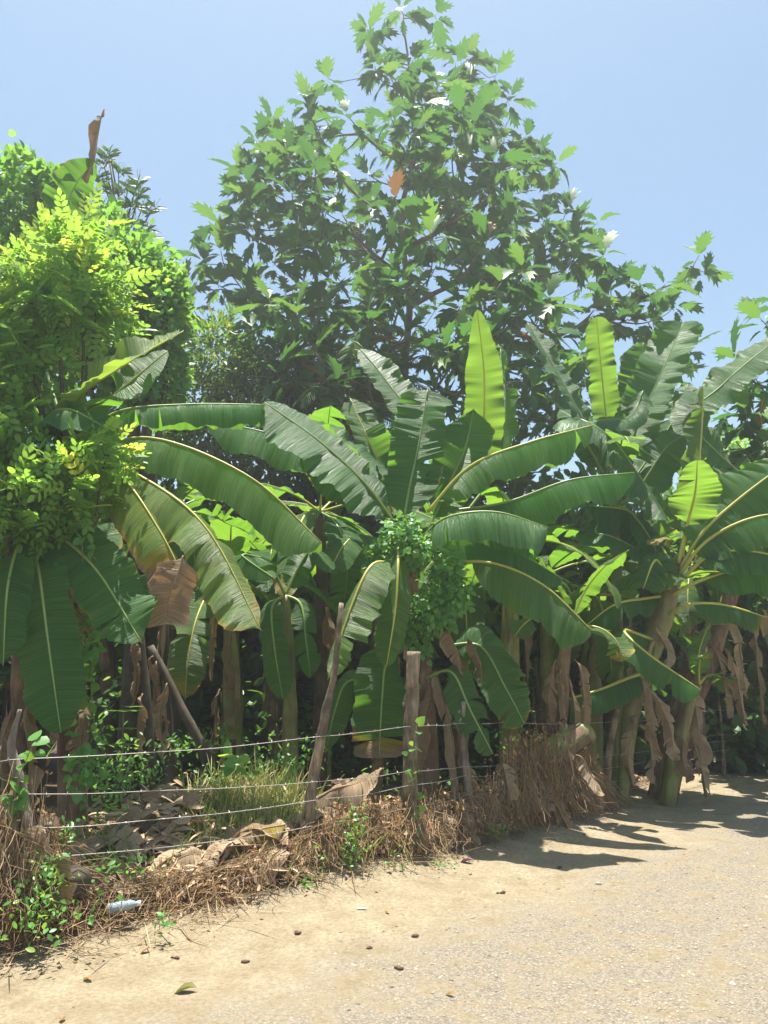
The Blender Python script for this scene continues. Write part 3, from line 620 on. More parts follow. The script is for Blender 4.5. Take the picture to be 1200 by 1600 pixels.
free_plant('shaded banana plant between centre and right, low dark leaves', 850, 11.0, 900, 9, 1.8, 74, e_hi=40, e_lo=-30)
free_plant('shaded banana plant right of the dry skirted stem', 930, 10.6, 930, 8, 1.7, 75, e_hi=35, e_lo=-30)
free_plant('banana plant in shade beyond the thick brown leaning stem', 1085, 12.8, 880, 8, 1.7, 76, mat='stem_shade', e_hi=40, e_lo=-35)
free_plant('banana plant in deep shade left of centre, brown skirted trunk', 358, 9.6, 900, 8, 1.9, 77, mat='stem_shade', dead=4, e_hi=30, e_lo=-30)
free_plant('banana plant behind and left of the vine wrapped crown', 500, 10.2, 800, 9, 2.0, 78, mat='stem_shade', e_hi=40, e_lo=-25)
free_plant('banana plant behind the long arching leaves at left', 270, 10.4, 800, 9, 2.0, 79, mat='stem_shade', e_hi=40, e_lo=-30)
free_plant('shaded banana plant deep behind, left of the leaning post', 430, 11.4, 860, 9, 1.9, 80, mat='stem_shade', e_hi=40, e_lo=-30)
free_plant('shaded banana plant deep behind the thick post', 590, 10.8, 850, 9, 1.9, 81, mat='stem_shade', e_hi=40, e_lo=-30)
free_plant('shaded banana plant deep behind the left shrub', 170, 11.4, 850, 8, 1.9, 82, mat='stem_shade', e_hi=30, e_lo=-30)
free_plant('shaded banana plant behind the grey post', 720, 11.0, 900, 9, 1.8, 83, mat='stem_shade', e_hi=35, e_lo=-35)
free_plant('shaded banana plant farthest back at left edge', 40, 9.2, 820, 8, 1.9, 84, mat='stem_shade', e_hi=30, e_lo=-35)
# small hanging leaf pair in the dark, own plant (low sucker)
lt = base_at(455, 8.2)
T_ = thing('banana_plant', lt, 'young banana sucker with narrow hanging leaves in the shade left of centre', 'banana plant', BAN)
stem(T_, [lt-Vector((0, 0, .1)), P(452, 1020, 8.2), P(446, 930, 8.2)], [.08, .07, .04], 'stem', 91)
for pts, hw, up in (([(446, 930, 8.2), (425, 950, 8.0), (430, 1020, 7.9), (442, 1092, 7.9)], 22, (-.3, -.9, .2)), ([(446, 930, 8.2), (470, 945, 8.1), (478, 1000, 8.), (485, 1060, 8.)], 20, (.3, -.9, .2)),
                    ([(446, 930, 8.2), (420, 880, 7.9), (400, 870, 7.6), (378, 868, 7.5), (430, 905, 7.4)], 22, (-.2, -.6, .8)), ([(446, 930, 8.2), (470, 880, 8.2), (490, 860, 8.2), (520, 890, 8.2)], 26, (.2, -.6, .8))):
    pxleaf(T_, pts, hw, up, fold=.0, droop=.3, wave=.08, pet=.1)

# ------------------------------------------------------------------ foliage helpers
def scatter(name, tv, tf, pos, axis_, nor, size, mat, parent=None, tint=None, young=None, loc=None):
    """Copies a small leaf template (y along, x across, z up) to many places as one mesh."""
    pos = np.asarray(pos, float); D = nrm(axis_); Nn = np.asarray(nor, float)
    X = nrm(np.cross(D, Nn)); Z = np.cross(X, D); n = len(pos); tv = np.asarray(tv, float); k = len(tv)
    sz = np.asarray(size, float).reshape(-1, 1, 1)*np.ones((n, 1, 1))
    V = pos[:, None, :] + sz*(tv[None, :, 0:1]*X[:, None, :]+tv[None, :, 1:2]*D[:, None, :]+tv[None, :, 2:3]*Z[:, None, :])
    F = (np.asarray(tf)[None]+(np.arange(n)*k)[:, None, None]).reshape(-1, 3)
    rng = np.random.default_rng(len(pos))
    tint = rng.random(n) if tint is None else tint
    young = np.zeros(n) if young is None else young
    me = mesh_from(name, V.reshape(-1, 3), F, False, {'tint': np.repeat(tint, k), 'young': np.repeat(young, k)})
    return put(name, me, mat, parent, loc)
def leaf_template(width, bend=.12, fold=.08, shape='ovate'):
    if shape == 'ovate': w = [(0, 0), (.3, .8), (.6, 1.), (.85, .6), (1, 0)]
    elif shape == 'heart': w = [(0, .12), (.06, .8), (.35, 1.), (.7, .65), (1, 0)]
    else: w = [(0, 0), (.35, 1.), (.75, .8), (1, 0)]
    V = []; F = []
    for y, x in w:
        z = -bend*y*y
        V += [(-x*width/2, y, z+fold*x*.5), (0, y, z), (x*width/2, y, z+fold*x*.5)]
    for i in range(len(w)-1):
        a = 3*i; b = a+3
        for f in ((a, a+1, b+1), (a, b+1, b), (a+1, a+2, b+2), (a+1, b+2, b+1)):
            p = [V[q] for q in f]
            if len(set(p)) == 3: F.append(f)
    return V, F
T_ovate = leaf_template(.5); T_heart = leaf_template(.85, .1, .1, 'heart'); T_lance = leaf_template(.26, .25, .06, 'lance')
def merge_templates(parts):
    V = []; F = []
    for (tv, tf), mat in parts:
        k = len(V); V += [tuple(mat @ Vector(v)) for v in tv]; F += [tuple(i+k for i in f) for f in tf]
    return V, F
def sprig_template(pairs=4, leaf=.3, lw=.5):
    t = leaf_template(lw, .1, .06, 'lance'); out = []
    for i in range(pairs):
        y = .15+.75*i/pairs
        for s in (-1, 1):
            out.append((t, Matrix.Translation((0, y, -.15*y*y)) @ Matrix.Rotation(-s*R(58-6*i), 4, 'Z') @ Matrix.Rotation(s*.25, 4, 'Y') @ Matrix.Scale(leaf*(1-.06*abs(i-1.5)), 4)))
    out.append((t, Matrix.Translation((0, .88, -.13)) @ Matrix.Scale(leaf, 4)))
    V, F = merge_templates(out)
    k = len(V); V += [(-.006, 0, 0), (.006, 0, 0), (0, .9, -.13)]; F.append((k, k+1, k+2))
    return V, F
T_sprig = sprig_template()
def whorl_template(n=8, lw=.24):
    t = leaf_template(lw, .35, .06, 'lance'); out = []
    for i in range(n):
        out.append((t, Matrix.Rotation(2*math.pi*i/n+.4*(i % 2), 4, 'Y') @ Matrix.Rotation(R(-50-18*(i % 3)), 4, 'Z')))
    return merge_templates(out)
T_whorl = whorl_template()

def clump_points(clumps, n, rng, shell=.55, flat=None):
    """Points through uneven ellipsoids, denser towards their skins; returns positions, outward directions and height in the clump."""
    w = np.array([c[1][0]*c[1][1]*.5+c[1][0]*c[1][2] for c in clumps]); w = w/w.sum()
    cid = rng.choice(len(clumps), n, p=w)
    d = nrm(rng.normal(size=(n, 3))); r = shell+(1-shell)*rng.random(n)**.6
    r = r*(1+.38*vnoise(d*2.3+cid[:, None]*7.1)+.26*vnoise(d*5.7+cid[:, None]*3.3))
    cen = np.array([list(c[0]) for c in clumps]); rad = np.array([c[1] for c in clumps])
    pos = cen[cid]+d*rad[cid]*r[:, None]
    return pos, d, r, cid
def limb_set(root, base, tips, r0, mat, name='branch', seed=0):
    """A tapered trunk and one limb to each tip."""
    rng = random.Random(seed); J = Joined()
    for t in tips:
        t = Vector(t); f = rng.uniform(.35, .75); s = Vector(base).lerp(Vector((base[0]*.7+t.x*.3, base[1]*.7+t.y*.3, t.z)), f)
        m = s.lerp(t, .5)+Vector((rng.uniform(-.15, .15), rng.uniform(-.15, .15), rng.uniform(0, .25)))
        V, F, uv = tube([s, m, t], [r0*.4, r0*.25, r0*.1], 6, 10, .1, seed); J.add(V, F, uv)
    return put(name, J.mesh(name), mat, root)

def crown(root, clumps, n, tmpl, size, mat, seed, shell=.55, young_top=0., young_p=.0, upness=.5, name='crown', loose=.35):
    rng = np.random.default_rng(seed)
    pos, d, r, cid = clump_points(clumps, n, rng, shell)
    ax = d*.9+rng.normal(size=(n, 3))*loose+np.array([0, 0, -.15+.5*upness*0])
    no = d*.5+np.array([0, 0, upness])+rng.normal(size=(n, 3))*.45
    sz = size*(.65+.6*rng.random(n))
    yng = np.clip((d[:, 2]-.25)*1.6, 0, 1)*np.clip((r-.85)*4, 0, 1)*young_top*(.5+rng.random(n)) + (rng.random(n) < young_p)*rng.random(n)
    o = scatter(name, tmpl[0], tmpl[1], pos, ax, no, sz, M[mat], root, rng.random(n), np.clip(yng, 0, 1))
    o['kind'] = 'stuff'
    return o
def clump_px(px, py, Y, rx, ry, rd): # ellipsoid given by pixel centre and pixel radii, depth radius in metres
    m = MPP(py, Y); return (P(px, py, Y), (rx*m, rd, ry*m))

# ------------------------------------------------------------------ breadfruit trees
def bread_leaf_mesh(seed):
    rng = random.Random(seed); V = []; F = []
    sin_ = [(.03, .06), (.125, .32), (.20, .54), (.20, .76), (.07, .96)]; tips = [(.20, .36), (.35, .62), (.37, .87), (.20, 1.04)]
    curl = rng.uniform(.2, .8); fold = rng.uniform(.2, .8); tw = rng.uniform(-.3, .3)
    def z(x, y): return fold*.8*abs(x)-curl*y*y*.7-.9*x*x+tw*x*y
    def add(x, y, dz=0.): V.append((x, y, z(x, y)+dz)); return len(V)-1
    mids = [add(0, y) for x, y in sin_]; end = add(0, 1.14); kx = rng.uniform(.88, 1.12)
    for s in (-1, 1):
        si = [add(s*x*kx, y) for x, y in sin_]
        for i, (tx, ty) in enumerate(tips):
            tx *= kx*rng.uniform(.9, 1.1); ty += rng.uniform(-.02, .02)
            sh = add(s*tx*.78, (sin_[i][1]+ty)/2-.02); tp = add(s*tx, ty, -.015)
            for f in ((mids[i], si[i], sh), (mids[i], sh, si[i+1]), (sh, tp, si[i+1]), (mids[i], si[i+1], mids[i+1])): F.append(f if s > 0 else f[::-1])
        f = (mids[-1], si[-1], end); F.append(f if s > 0 else f[::-1])
    n = len(V); V += [(-.01, -.12, 0), (.01, -.12, 0)]; F.append((n, n+1, mids[0]))
    return np.array(V), np.array(F)
BREAD = [bread_leaf_mesh(k) for k in range(5)]
def breadfruit(label, base, trunk_pts, tips, seed, n_single, trunk_r, size=.46, dead_p=.02):
    rng = random.Random(seed); nr = np.random.default_rng(seed)
    root = thing('breadfruit_tree', base, label, 'tree', 'breadfruit trees')
    tr = catmull(trunk_pts, 26); V, F, uv = tube([Vector(p) for p in tr], [trunk_r, trunk_r*.85, trunk_r*.62, trunk_r*.4, trunk_r*.12], 10, 50, .1, seed)
    put('trunk', mesh_from('trunk', V, F, True, None, uv), M['bark'], root)
    nodes = [(Vector(p), -1, i) for i, p in enumerate(tr) if i > 5]; root_n = len(nodes)
    axis_z = [n[0] for n in nodes]
    def ax_d(t): return min((Vector((t.x, t.y, 0))-Vector((q.x, q.y, 0))).length for q in axis_z)
    paths = []; N0 = np.array([list(n[0]) for n in nodes]); use = []
    tips = sorted(tips, key=ax_d)
    owner = []
    for t in tips:
        P0 = np.array([list(n[0]) for n in nodes]); dv = np.array(list(t))-P0
        dist = np.linalg.norm(dv, axis=1); hd = np.linalg.norm(dv[:, :2], axis=1)
        pen = dist + np.maximum(0, hd*.35-dv[:, 2])*1.6
        j = int(np.argmin(pen)); s = nodes[j][0]; L = (t-s).length
        out = Vector((t.x-s.x, t.y-s.y, 0)); m1 = s+(t-s)*.35+out*.10+Vector((rng.uniform(-.06, .06), rng.uniform(-.06, .06), -.06*L)); m2 = s+(t-s)*.72+out*.08+Vector((rng.uniform(-.06, .06), rng.uniform(-.06, .06), -.07*L))
        pid = len(paths); paths.append([j, [s, m1, m2, t], 1, nodes[j][1]])
        for q in (m1, m2): nodes.append((q, pid, 0))
        k = nodes[j][1]
        while k >= 0: paths[k][2] += 1; k = paths[k][3]
    limbs = {}
    for pid, (j, pts, cnt, par) in enumerate(paths):
        r = .0105*cnt**.5; rp = r if par < 0 else min(r*1.2, .0105*paths[par][2]**.5)
        k = pid
        while paths[k][3] >= 0: k = paths[k][3]
        J = limbs.setdefault(k, Joined()); V, F, uv = tube(pts, [rp, r*.9, r*.75, .008], 5, 9, .08, pid); J.add(V, F, uv)
    for k, J in limbs.items(): put('branch', J.mesh('branch'), M['bark'], root)
    # leaves: whorls at the branch tips
    L = []
    for ti, t in enumerate(tips):
        s = paths[ti][1][2]; ax = ((t-s).normalized()*.6+Vector((0, 0, .9))).normalized()
        ref = Vector((1, 0, .1)); A_ = ax.cross(ref).normalized(); B_ = ax.cross(A_)
        nl = rng.randint(6, 9); a0 = rng.uniform(0, 6.28)
        for i in range(nl):
            f = i/(nl-1); az = a0+i*2.4+rng.uniform(-.3, .3); th = R(15+100*f**.8+rng.uniform(-18, 18))
            d = ax*math.cos(th)+(A_*math.cos(az)+B_*math.sin(az))*math.sin(th)+Vector((0, 0, -.10-.55*f*rng.random()))
            no = ax*math.sin(th)-(A_*math.cos(az)+B_*math.sin(az))*math.cos(th)+Vector((rng.uniform(-.35, .35), rng.uniform(-.35, .35), .25))
            sz = size*(.55+.5*math.sin(math.pi*min(1, .2+f*.8)))*rng.uniform(.6, 1.2)
            p = t-ax*(.18*f)+d.normalized()*.06
            L.append((p, d.normalized(), no, sz, rng.randrange(5), rng.random() < dead_p, (1-f)*.35*(rng.random() < .35), ti))
    def score(l):
        px, py = project(l[0]); vis = -50 < px < 1250 and -50 < py < 660
        return (l[3]/max(1., l[0].y))*(1 if vis else .1)*(1.6 if l[0].y < base.y-.3 else 1.)
    order = sorted(range(len(L)), key=lambda i: -score(L[i])); single = set(order[:n_single])
    org = origin_of(root)
    cache = {}
    for i in single:
        p, d, no, sz, v, dead, yng, ti = L[i]
        yk = 1 if yng > .12 else 0
        if (v, yk, dead) not in cache:
            V, F = BREAD[v]; me = mesh_from('leaf', V, F, True, {'tint': np.full(len(V), (v*.37) % 1), 'young': np.full(len(V), .35*yk)})
            me.materials.append(M['bread_dry' if dead else 'bread']); cache[(v, yk, dead)] = me
        o = bpy.data.objects.new('leaf', cache[(v, yk, dead)]); COL.objects.link(o); o.parent = root
        X = d.cross(no).normalized(); Z = X.cross(d)
        mt = Matrix((X, d, Z)).transposed().to_4x4() @ Matrix.Scale(sz, 4); mt.translation = p-org
        o.matrix_basis = mt
    rest = [L[i] for i in range(len(L)) if i not in single]
    if rest:
        for dead in (False, True):
            for v in range(5):
                pass
        Vs, Fs, ti_, yo_ = [], [], [], []; k = 0
        for p, d, no, sz, v, dead, yng, ti in rest:
            V, F = BREAD[v]; X = d.cross(no).normalized(); Z = X.cross(d); mt = np.array((X, d, Z))*sz
            Vs.append(V @ mt+np.array(p)); Fs.append(F+k); k += len(V); ti_.append(np.full(len(V), rng.random())); yo_.append(np.full(len(V), yng))
        o = put('crown', mesh_from('crown', np.vstack(Vs), np.vstack(Fs), True, {'tint': np.concatenate(ti_), 'young': np.concatenate(yo_)}), M['bread'], root); o['kind'] = 'stuff'
    return root
# crown outline of the big tree: pixel row -> centre and half width
ENV = np.array([(30, 630, 45), (100, 640, 105), (150, 645, 150), (200, 615, 205), (250, 605, 235), (300, 615, 262), (350, 630, 290), (400, 632, 318), (450, 635, 335), (500, 640, 345), (560, 645, 335), (600, 660, 330), (660, 700, 290)], float)
TY = 15.2
def bread_tips(seed, n):
    rng = random.Random(seed)
    tips = [P(x, y, TY+rng.uniform(-.5, .5)) for x, y in ((575, 48), (627, 14), (682, 22), (590, 92), (645, 95), (733, 92), (775, 118), (797, 152), (722, 130), (512, 122), (480, 160), (425, 192), (400, 222), (375, 268), (395, 262),
            (375, 345), (345, 392), (318, 405), (292, 445), (300, 480), (822, 215), (838, 245), (860, 300), (885, 330), (935, 345), (945, 395), (905, 380), (955, 440), (985, 455), (980, 500), (1008, 470), (305, 530), (340, 350), (870, 255), (600, 70), (450, 215))]
    tries = 0
    while len(tips) < n and tries < 20000:
        tries += 1
        y = rng.uniform(90, 655); c, h = np.interp(y, ENV[:, 0], ENV[:, 1]), np.interp(y, ENV[:, 0], ENV[:, 2])*.93
        if rng.random() > h/345: continue
        a = rng.uniform(0, 6.283); r = h*math.sqrt(rng.uniform(.12 if y > 300 else .3, 1.))
        px = c+r*math.cos(a); q = P(px, y, TY); q = P(px, y, TY+r*MPP(y, TY)*math.sin(a)*.85)
        if min((q-t).length for t in tips) < (.36 if y > 300 else .46): continue
        tips.append(q)
    # the long branch to the right
    for x, y, yy in ((1092, 398, 14.6), (1100, 425, 14.6), (1040, 445, 14.6), (1055, 470, 14.7), (1000, 440, 14.5), (1075, 545, 14.8), (1020, 500, 14.7), (960, 500, 14.6), (1060, 590, 14.9), (1035, 530, 14.8)):
        tips.append(P(x, y, yy))
    return tips
tb = base_at(640, TY)
breadfruit('tall breadfruit tree with big lobed glossy leaves rising above the banana plants', tb, [tb-Vector((0, 0, .2)), P(640, 900, TY), P(632, 600, TY), P(640, 470, TY), P(626, 340, TY), P(650, 230, TY), P(640, 110, TY), P(628, 25, TY)], bread_tips(4, 330), 21, 300, .13, .56)
tb2 = Vector((8.2, 12.6, 0))
R2 = [P(x, y, 11.6+.5*math.sin(k*2.1)) for k, (x, y) in enumerate(((1190, 500), (1215, 470), (1150, 560), (1180, 590), (1130, 640), (1165, 640), (1200, 630), (1150, 690), (1195, 690), (1130, 705), (1230, 540), (1240, 600), (1180, 720), (1250, 660), (1280, 520), (1300, 580), (1320, 480), (1350, 550), (1380, 620), (1290, 430), (1340, 660), (1400, 500)))]
breadfruit('breadfruit tree at the right edge with lobed leaves on a slanting branch', tb2, [tb2, Vector((8.0, 12.4, 2.5)), Vector((7.9, 12.2, 4.5)), Vector((8.1, 12., 6.8))], R2, 33, 90, .15, .56)

# ------------------------------------------------------------------ trees and shrubs at the left
def leafy(name, label, base, clumps, n, tmpl, size, mat, seed, trunk_r=.08, cat='tree', group=None, trunk='bark_dark', limbs=True, trunk_top=None, **kw):
    root = thing(name, base, label, cat, group)
    top = trunk_top or sum((Vector(c[0]) for c in clumps), Vector())/len(clumps)
    mid = Vector(base).lerp(top, .5)+Vector((.12*math.sin(seed), .1, 0))
    V, F, uv = tube([Vector(base)-Vector((0, 0, .15)), mid, top], [trunk_r, trunk_r*.75, trunk_r*.4], 9, 24, .15, seed)
    put('trunk', mesh_from('trunk', V, F, True, None, uv), M[trunk], root)
    if limbs: limb_set(root, base, [c[0] for c in clumps], trunk_r*1.2, M[trunk], seed=seed)
    crown(root, clumps, n, tmpl, size, mat, seed, **kw)
    return root
leafy('vine_covered_tree', 'tree smothered in green vines at the top left corner', base_at(-60, 10.5),
      [clump_px(35, 330, 10.4, 62, 80, .9), clump_px(-60, 330, 10.5, 90, 90, 1.), clump_px(15, 440, 10.4, 60, 90, .9), clump_px(-60, 520, 10.5, 90, 120, 1.), clump_px(40, 560, 10.6, 70, 110, .8), clump_px(75, 300, 10.3, 30, 35, .4)],
      9500, T_heart, .125, 'vine_dark', 201, .14, shell=.62, upness=.35)
leafy('vine_covered_tree', 'vine covered tree sloping down behind the bright shrub, left of the breadfruit', base_at(190, 9.8),
      [clump_px(165, 400, 9.8, 60, 70, .8), clump_px(215, 450, 9.8, 58, 80, .8), clump_px(250, 500, 9.8, 42, 75, .7), clump_px(180, 530, 9.8, 80, 80, .9), clump_px(120, 470, 9.9, 60, 80, .8), clump_px(230, 580, 9.9, 60, 70, .8), clump_px(265, 460, 9.8, 24, 40, .4)],
      11000, T_heart, .10, 'vine_dark', 202, .13, shell=.6, upness=.35, young_p=.05)
# mango like sprigs rising behind
mg = base_at(205, 11.2)
MG = thing('mango_tree', mg, 'thin tree with whorls of narrow leaves against the sky, upper left', 'tree')
mtips = [(172, 238), (185, 262), (160, 275), (178, 300), (200, 290), (215, 285), (150, 300), (190, 322), (224, 320), (238, 325), (210, 352), (232, 358), (165, 325), (150, 330), (205, 320), (180, 345), (218, 305), (160, 250)]
rng0 = random.Random(8)
V, F, uv = tube([mg-Vector((0, 0, .1)), P(205, 700, 11.2), P(190, 420, 11.2), P(172, 255, 11.2)], [.1, .08, .045, .012], 8, 30, .1)
put('trunk', mesh_from('trunk', V, F, True, None, uv), M['bark_dark'], MG)
J = Joined(); tp = []
for x, y in mtips:
    t = P(x, y, 11.2+rng0.uniform(-.4, .4)); tp.append(t); s = P(188+.15*(x-188), min(420, y+70), 11.2)
    V, F, uv = tube([s, s.lerp(t, .5)+Vector((0, 0, -.06)), t], [.018, .012, .006], 5, 8); J.add(V, F, uv)
put('branch', J.mesh('branch'), M['bark_dark'], MG)
pos, ax, sz = [], [], []
for t in tp:
    for k in range(3): pos.append(t+Vector((rng0.uniform(-.06, .06), rng0.uniform(-.06, .06), rng0.uniform(-.14, .03)))); ax.append((rng0.uniform(-.4, .4), rng0.uniform(-.4, .4), 1)); sz.append(rng0.uniform(.15, .22))
o = scatter('crown', *T_whorl, [list(p) for p in pos], ax, np.tile([.3, -1, .1], (len(pos), 1)), sz, M['mango'], MG); o['kind'] = 'stuff'
# the bright shrub in front
SH = leafy('leafy_shrub', 'bright yellow green shrub with small leaflets filling the left edge', base_at(45, 6.4),
      [clump_px(130, 400, 6.6, 60, 55, .45), clump_px(150, 470, 6.6, 55, 60, .5), clump_px(85, 480, 6.4, 70, 55, .5), clump_px(20, 440, 6.3, 45, 50, .4), clump_px(20, 560, 6.3, 62, 80, .5), 
       clump_px(30, 680, 6.2, 60, 60, .45), clump_px(30, 770, 6.0, 65, 65, .45), clump_px(110, 745, 6.0, 60, 50, .4), clump_px(165, 705, 6.0, 42, 32, .3), clump_px(45, 840, 6.1, 50, 30, .35), clump_px(-40, 620, 6.2, 60, 150, .5), clump_px(95, 800, 6.1, 45, 45, .35), clump_px(-45, 800, 6.1, 60, 90, .4)],
      1900, T_sprig, .27, 'bright', 203, .06, cat='shrub', shell=.25, young_top=1., young_p=.12, upness=1.1, loose=1.7)
# hanging yellow-green tree and dark trees further back
leafy('background_tree', 'yellow green tree with drooping sprays behind, between vines and breadfruit', base_at(345, 13.2),
      [clump_px(340, 560, 13.2, 50, 70, .9), clump_px(300, 620, 13.2, 60, 70, .9), clump_px(380, 610, 13.4, 50, 60, .8), clump_px(330, 690, 13.2, 80, 60, .9)], 5200, T_lance, .17, 'back', 204, .1, shell=.4, young_p=.22, upness=.4)
leafy('background_tree', 'dark tree behind the breadfruit trunk, left of it', base_at(460, 14.5),
      [clump_px(450, 590, 14.5, 80, 70, 1.1), clump_px(520, 650, 14.5, 70, 60, 1.), clump_px(400, 670, 14.5, 80, 60, 1.), clump_px(560, 720, 14.5, 90, 50, 1.), clump_px(470, 740, 14.5, 90, 60, 1.)], 6500, T_ovate, .17, 'back', 205, .12, shell=.35, young_p=.04)
HB = 'dark bushes at the back of the plot'
for k, (px, Y, py, rx, ry, lab) in enumerate(((60, 13.5, 830, 150, 170, 'dark bush at the back of the plot behind the left shrub'), (250, 14, 850, 140, 170, 'dark bush at the back behind the long arching leaves'), (420, 15, 880, 130, 150, 'dark bush at the back left of the centre plant'),
        (590, 15, 880, 120, 150, 'dark bush at the back behind the centre plant'), (760, 15.5, 840, 120, 170, 'dark bush at the back right of the centre plant'), (920, 16, 880, 120, 160, 'dark bush at the back behind the right hand plants'),
        (1080, 16.5, 880, 120, 150, 'dark bush at the back behind the leaning brown stem'), (1230, 17, 900, 110, 150, 'dark bush at the back at the right edge'), (-120, 12.5, 850, 130, 180, 'dark bush at the back at the left edge'), (690, 13.2, 930, 110, 120, 'dark low bush behind the grey post'), (860, 13.6, 930, 110, 130, 'dark low bush behind the dry skirted stem'), (500, 13, 950, 110, 120, 'dark low bush left of the thick post'), (310, 12.4, 950, 110, 130, 'dark low bush behind the slanting trunk'), (1020, 14, 920, 110, 140, 'dark low bush behind the pale stalked plant'), (1185, 13.8, 960, 90, 130, 'dark low bush above the stick fence'))):
    leafy('bush', lab, base_at(px, Y), [clump_px(px, py, Y, rx, ry, 1.2), clump_px(px-60, py+150, Y-.4, rx*.8, 110, 1.), clump_px(px+60, py+170, Y-.3, rx*.8, 100, 1.), clump_px(px, py+250, Y-.6, rx*1.1, 70, .8)], 6500, T_ovate, .27, 'back', 210+k, .09, cat='bush', group=HB, shell=.3)
leafy('background_tree', 'small rounded far tree between leaves near the right edge', base_at(1165, 24), [clump_px(1150, 745, 24, 55, 38, 1.2), clump_px(1120, 715, 24, 38, 28, 1.), clump_px(1160, 708, 24, 30, 18, .8), clump_px(1195, 770, 24, 50, 40, 1.)], 4200, T_ovate, .18, 'bright', 230, .14, shell=.5)
# palm behind
pb = base_at(548, 13.4)
PM = thing('palm', pb, 'palm with fine drooping fronds behind the centre plant', 'palm')
pt = P(545, 640, 13.4)
V, F, uv = tube([pb-Vector((0, 0, .1)), pb.lerp(pt, .5)+Vector((.1, 0, 0)), pt], [.13, .11, .09], 10, 30, .08); put('trunk', mesh_from('trunk', V, F, True, None, uv), M['bark_dark'], PM)
rg = np.random.default_rng(5)
for k in range(11):
    az = k*2.4; el = R(70-7*k); h = np.array([math.cos(az), math.sin(az), 0]); q = np.array(list(pt)); pts = [Vector(q)]
    for j in range(5): q = q+(h*math.cos(el)+np.array([0, 0, math.sin(el)]))*.36; el -= .28; pts.append(Vector(q))
    V, F, uv = tube(pts, [.02, .012, .004], 5, 16); fr = put('frond', mesh_from('frond', V, F, True, None, uv), M['rib'], PM)
    C = catmull(pts, 60)[6:]; T = nrm(np.gradient(C, axis=0)); S = nrm(np.cross(T, [0, 0, 1.]))
    pos = np.vstack([C, C]); ax = np.vstack([T*.8+S, T*.8-S])+np.array([0, 0, -.5])+rg.normal(size=(len(pos), 3))*.08
    scatter('leaflets', *leaf_template(.06, .3, .02, 'lance'), pos, ax, np.tile([0, 0, 1.], (len(pos), 1))+rg.normal(size=(len(pos), 3))*.2, .55*np.r_[np.linspace(.8, .5, len(C)), np.linspace(.8, .5, len(C))], M['palm'], fr)['kind'] = 'stuff'

# ------------------------------------------------------------------ climbing vines
def vine(label, clumps, strands, n, size, seed, base):
    root = thing('climbing_vine', base, label, 'vine'); rng = np.random.default_rng(seed); J = Joined(); PS, DS = [], []
    for pts, r in strands:
        V, F, uv = tube(pts, [r, r*.8, r*.6], 5, 20); J.add(V, F, uv)
        C = catmull(pts, int(6+14*sum((pts[i+1]-pts[i]).length for i in range(len(pts)-1))))
        PS.append(C+rng.normal(size=C.shape)*.025); DS.append(nrm(rng.normal(size=C.shape)+np.array([0, -.8, -.2])))
    put('vine_stem', J.mesh('vine_stem'), M['stem'], root)
    if clumps:
        pos, d, r, cid = clump_points(clumps, n, rng, .3); PS.append(pos); DS.append(d*.7+rng.normal(size=d.shape)*.4+np.array([0, -.1, -.5]))
    pos = np.vstack(PS); d = np.vstack(DS); m = len(pos)
    o = scatter('leaves', *T_heart, pos, d, np.tile([0, -.7, .7], (m, 1))+rng.normal(size=(m, 3))*.45, size*(.6+.7*rng.random(m)), M['vine'], root, None, (rng.random(m) < .08)*.6); o['kind'] = 'stuff'
    return root
vine('leafy green vine wrapped round the crown of the centre banana plant', [clump_px(628, 835, 7.5, 40, 32, .22), clump_px(650, 860, 7.42, 26, 25, .2), clump_px(697, 885, 7.5, 26, 28, .2), clump_px(712, 930, 7.5, 24, 34, .2), clump_px(682, 945, 7.6, 28, 48, .2), clump_px(648, 985, 7.7, 26, 45, .15), clump_px(600, 870, 7.75, 30, 30, .15)],
     [([P(660, 1300, 7.7), P(655, 1100, 7.7), P(640, 850, 7.65)], .012)], 2300, .06, 301, a_base)
vine('vine with round leaves hanging below the bright shrub at left', [clump_px(140, 1010, 6.0, 14, 30, .12), clump_px(125, 1200, 5.9, 16, 30, .15)],
     [([P(128, 840, 6.0), P(132, 960, 6.0), P(122, 1080, 6.0), P(132, 1260, 5.9)], .005), ([P(60, 870, 6.), P(100, 930, 6.), P(150, 1000, 6.), P(125, 1100, 6.)], .005), ([P(140, 860, 6.0), P(150, 950, 6.1), P(142, 1060, 6.), P(152, 1170, 6.), P(160, 1230, 5.9)], .005)], 90, .075, 302, base_at(130, 6.))
vine('thin vine with small round leaves climbing the thick post', [], [([P(648, 1330, 6.72), P(655, 1260, 6.7), P(645, 1180, 6.7), P(652, 1130, 6.72)], .004)], 0, .075, 303, Vector((.28, 6.75, gzs(.28, 6.75))))
vine('vine with heart shaped leaves on the left grey post', [], [([P(15, 1300, 4.9), P(22, 1240, 4.9), P(40, 1190, 4.9), P(58, 1158, 4.9), P(82, 1170, 4.9)], .004), ([P(20, 1300, 4.9), P(18, 1220, 4.9), P(25, 1250, 4.9)], .004)], 0, .09, 304, Vector((-2.2, 4.85, gzs(-2.2, 4.85))))

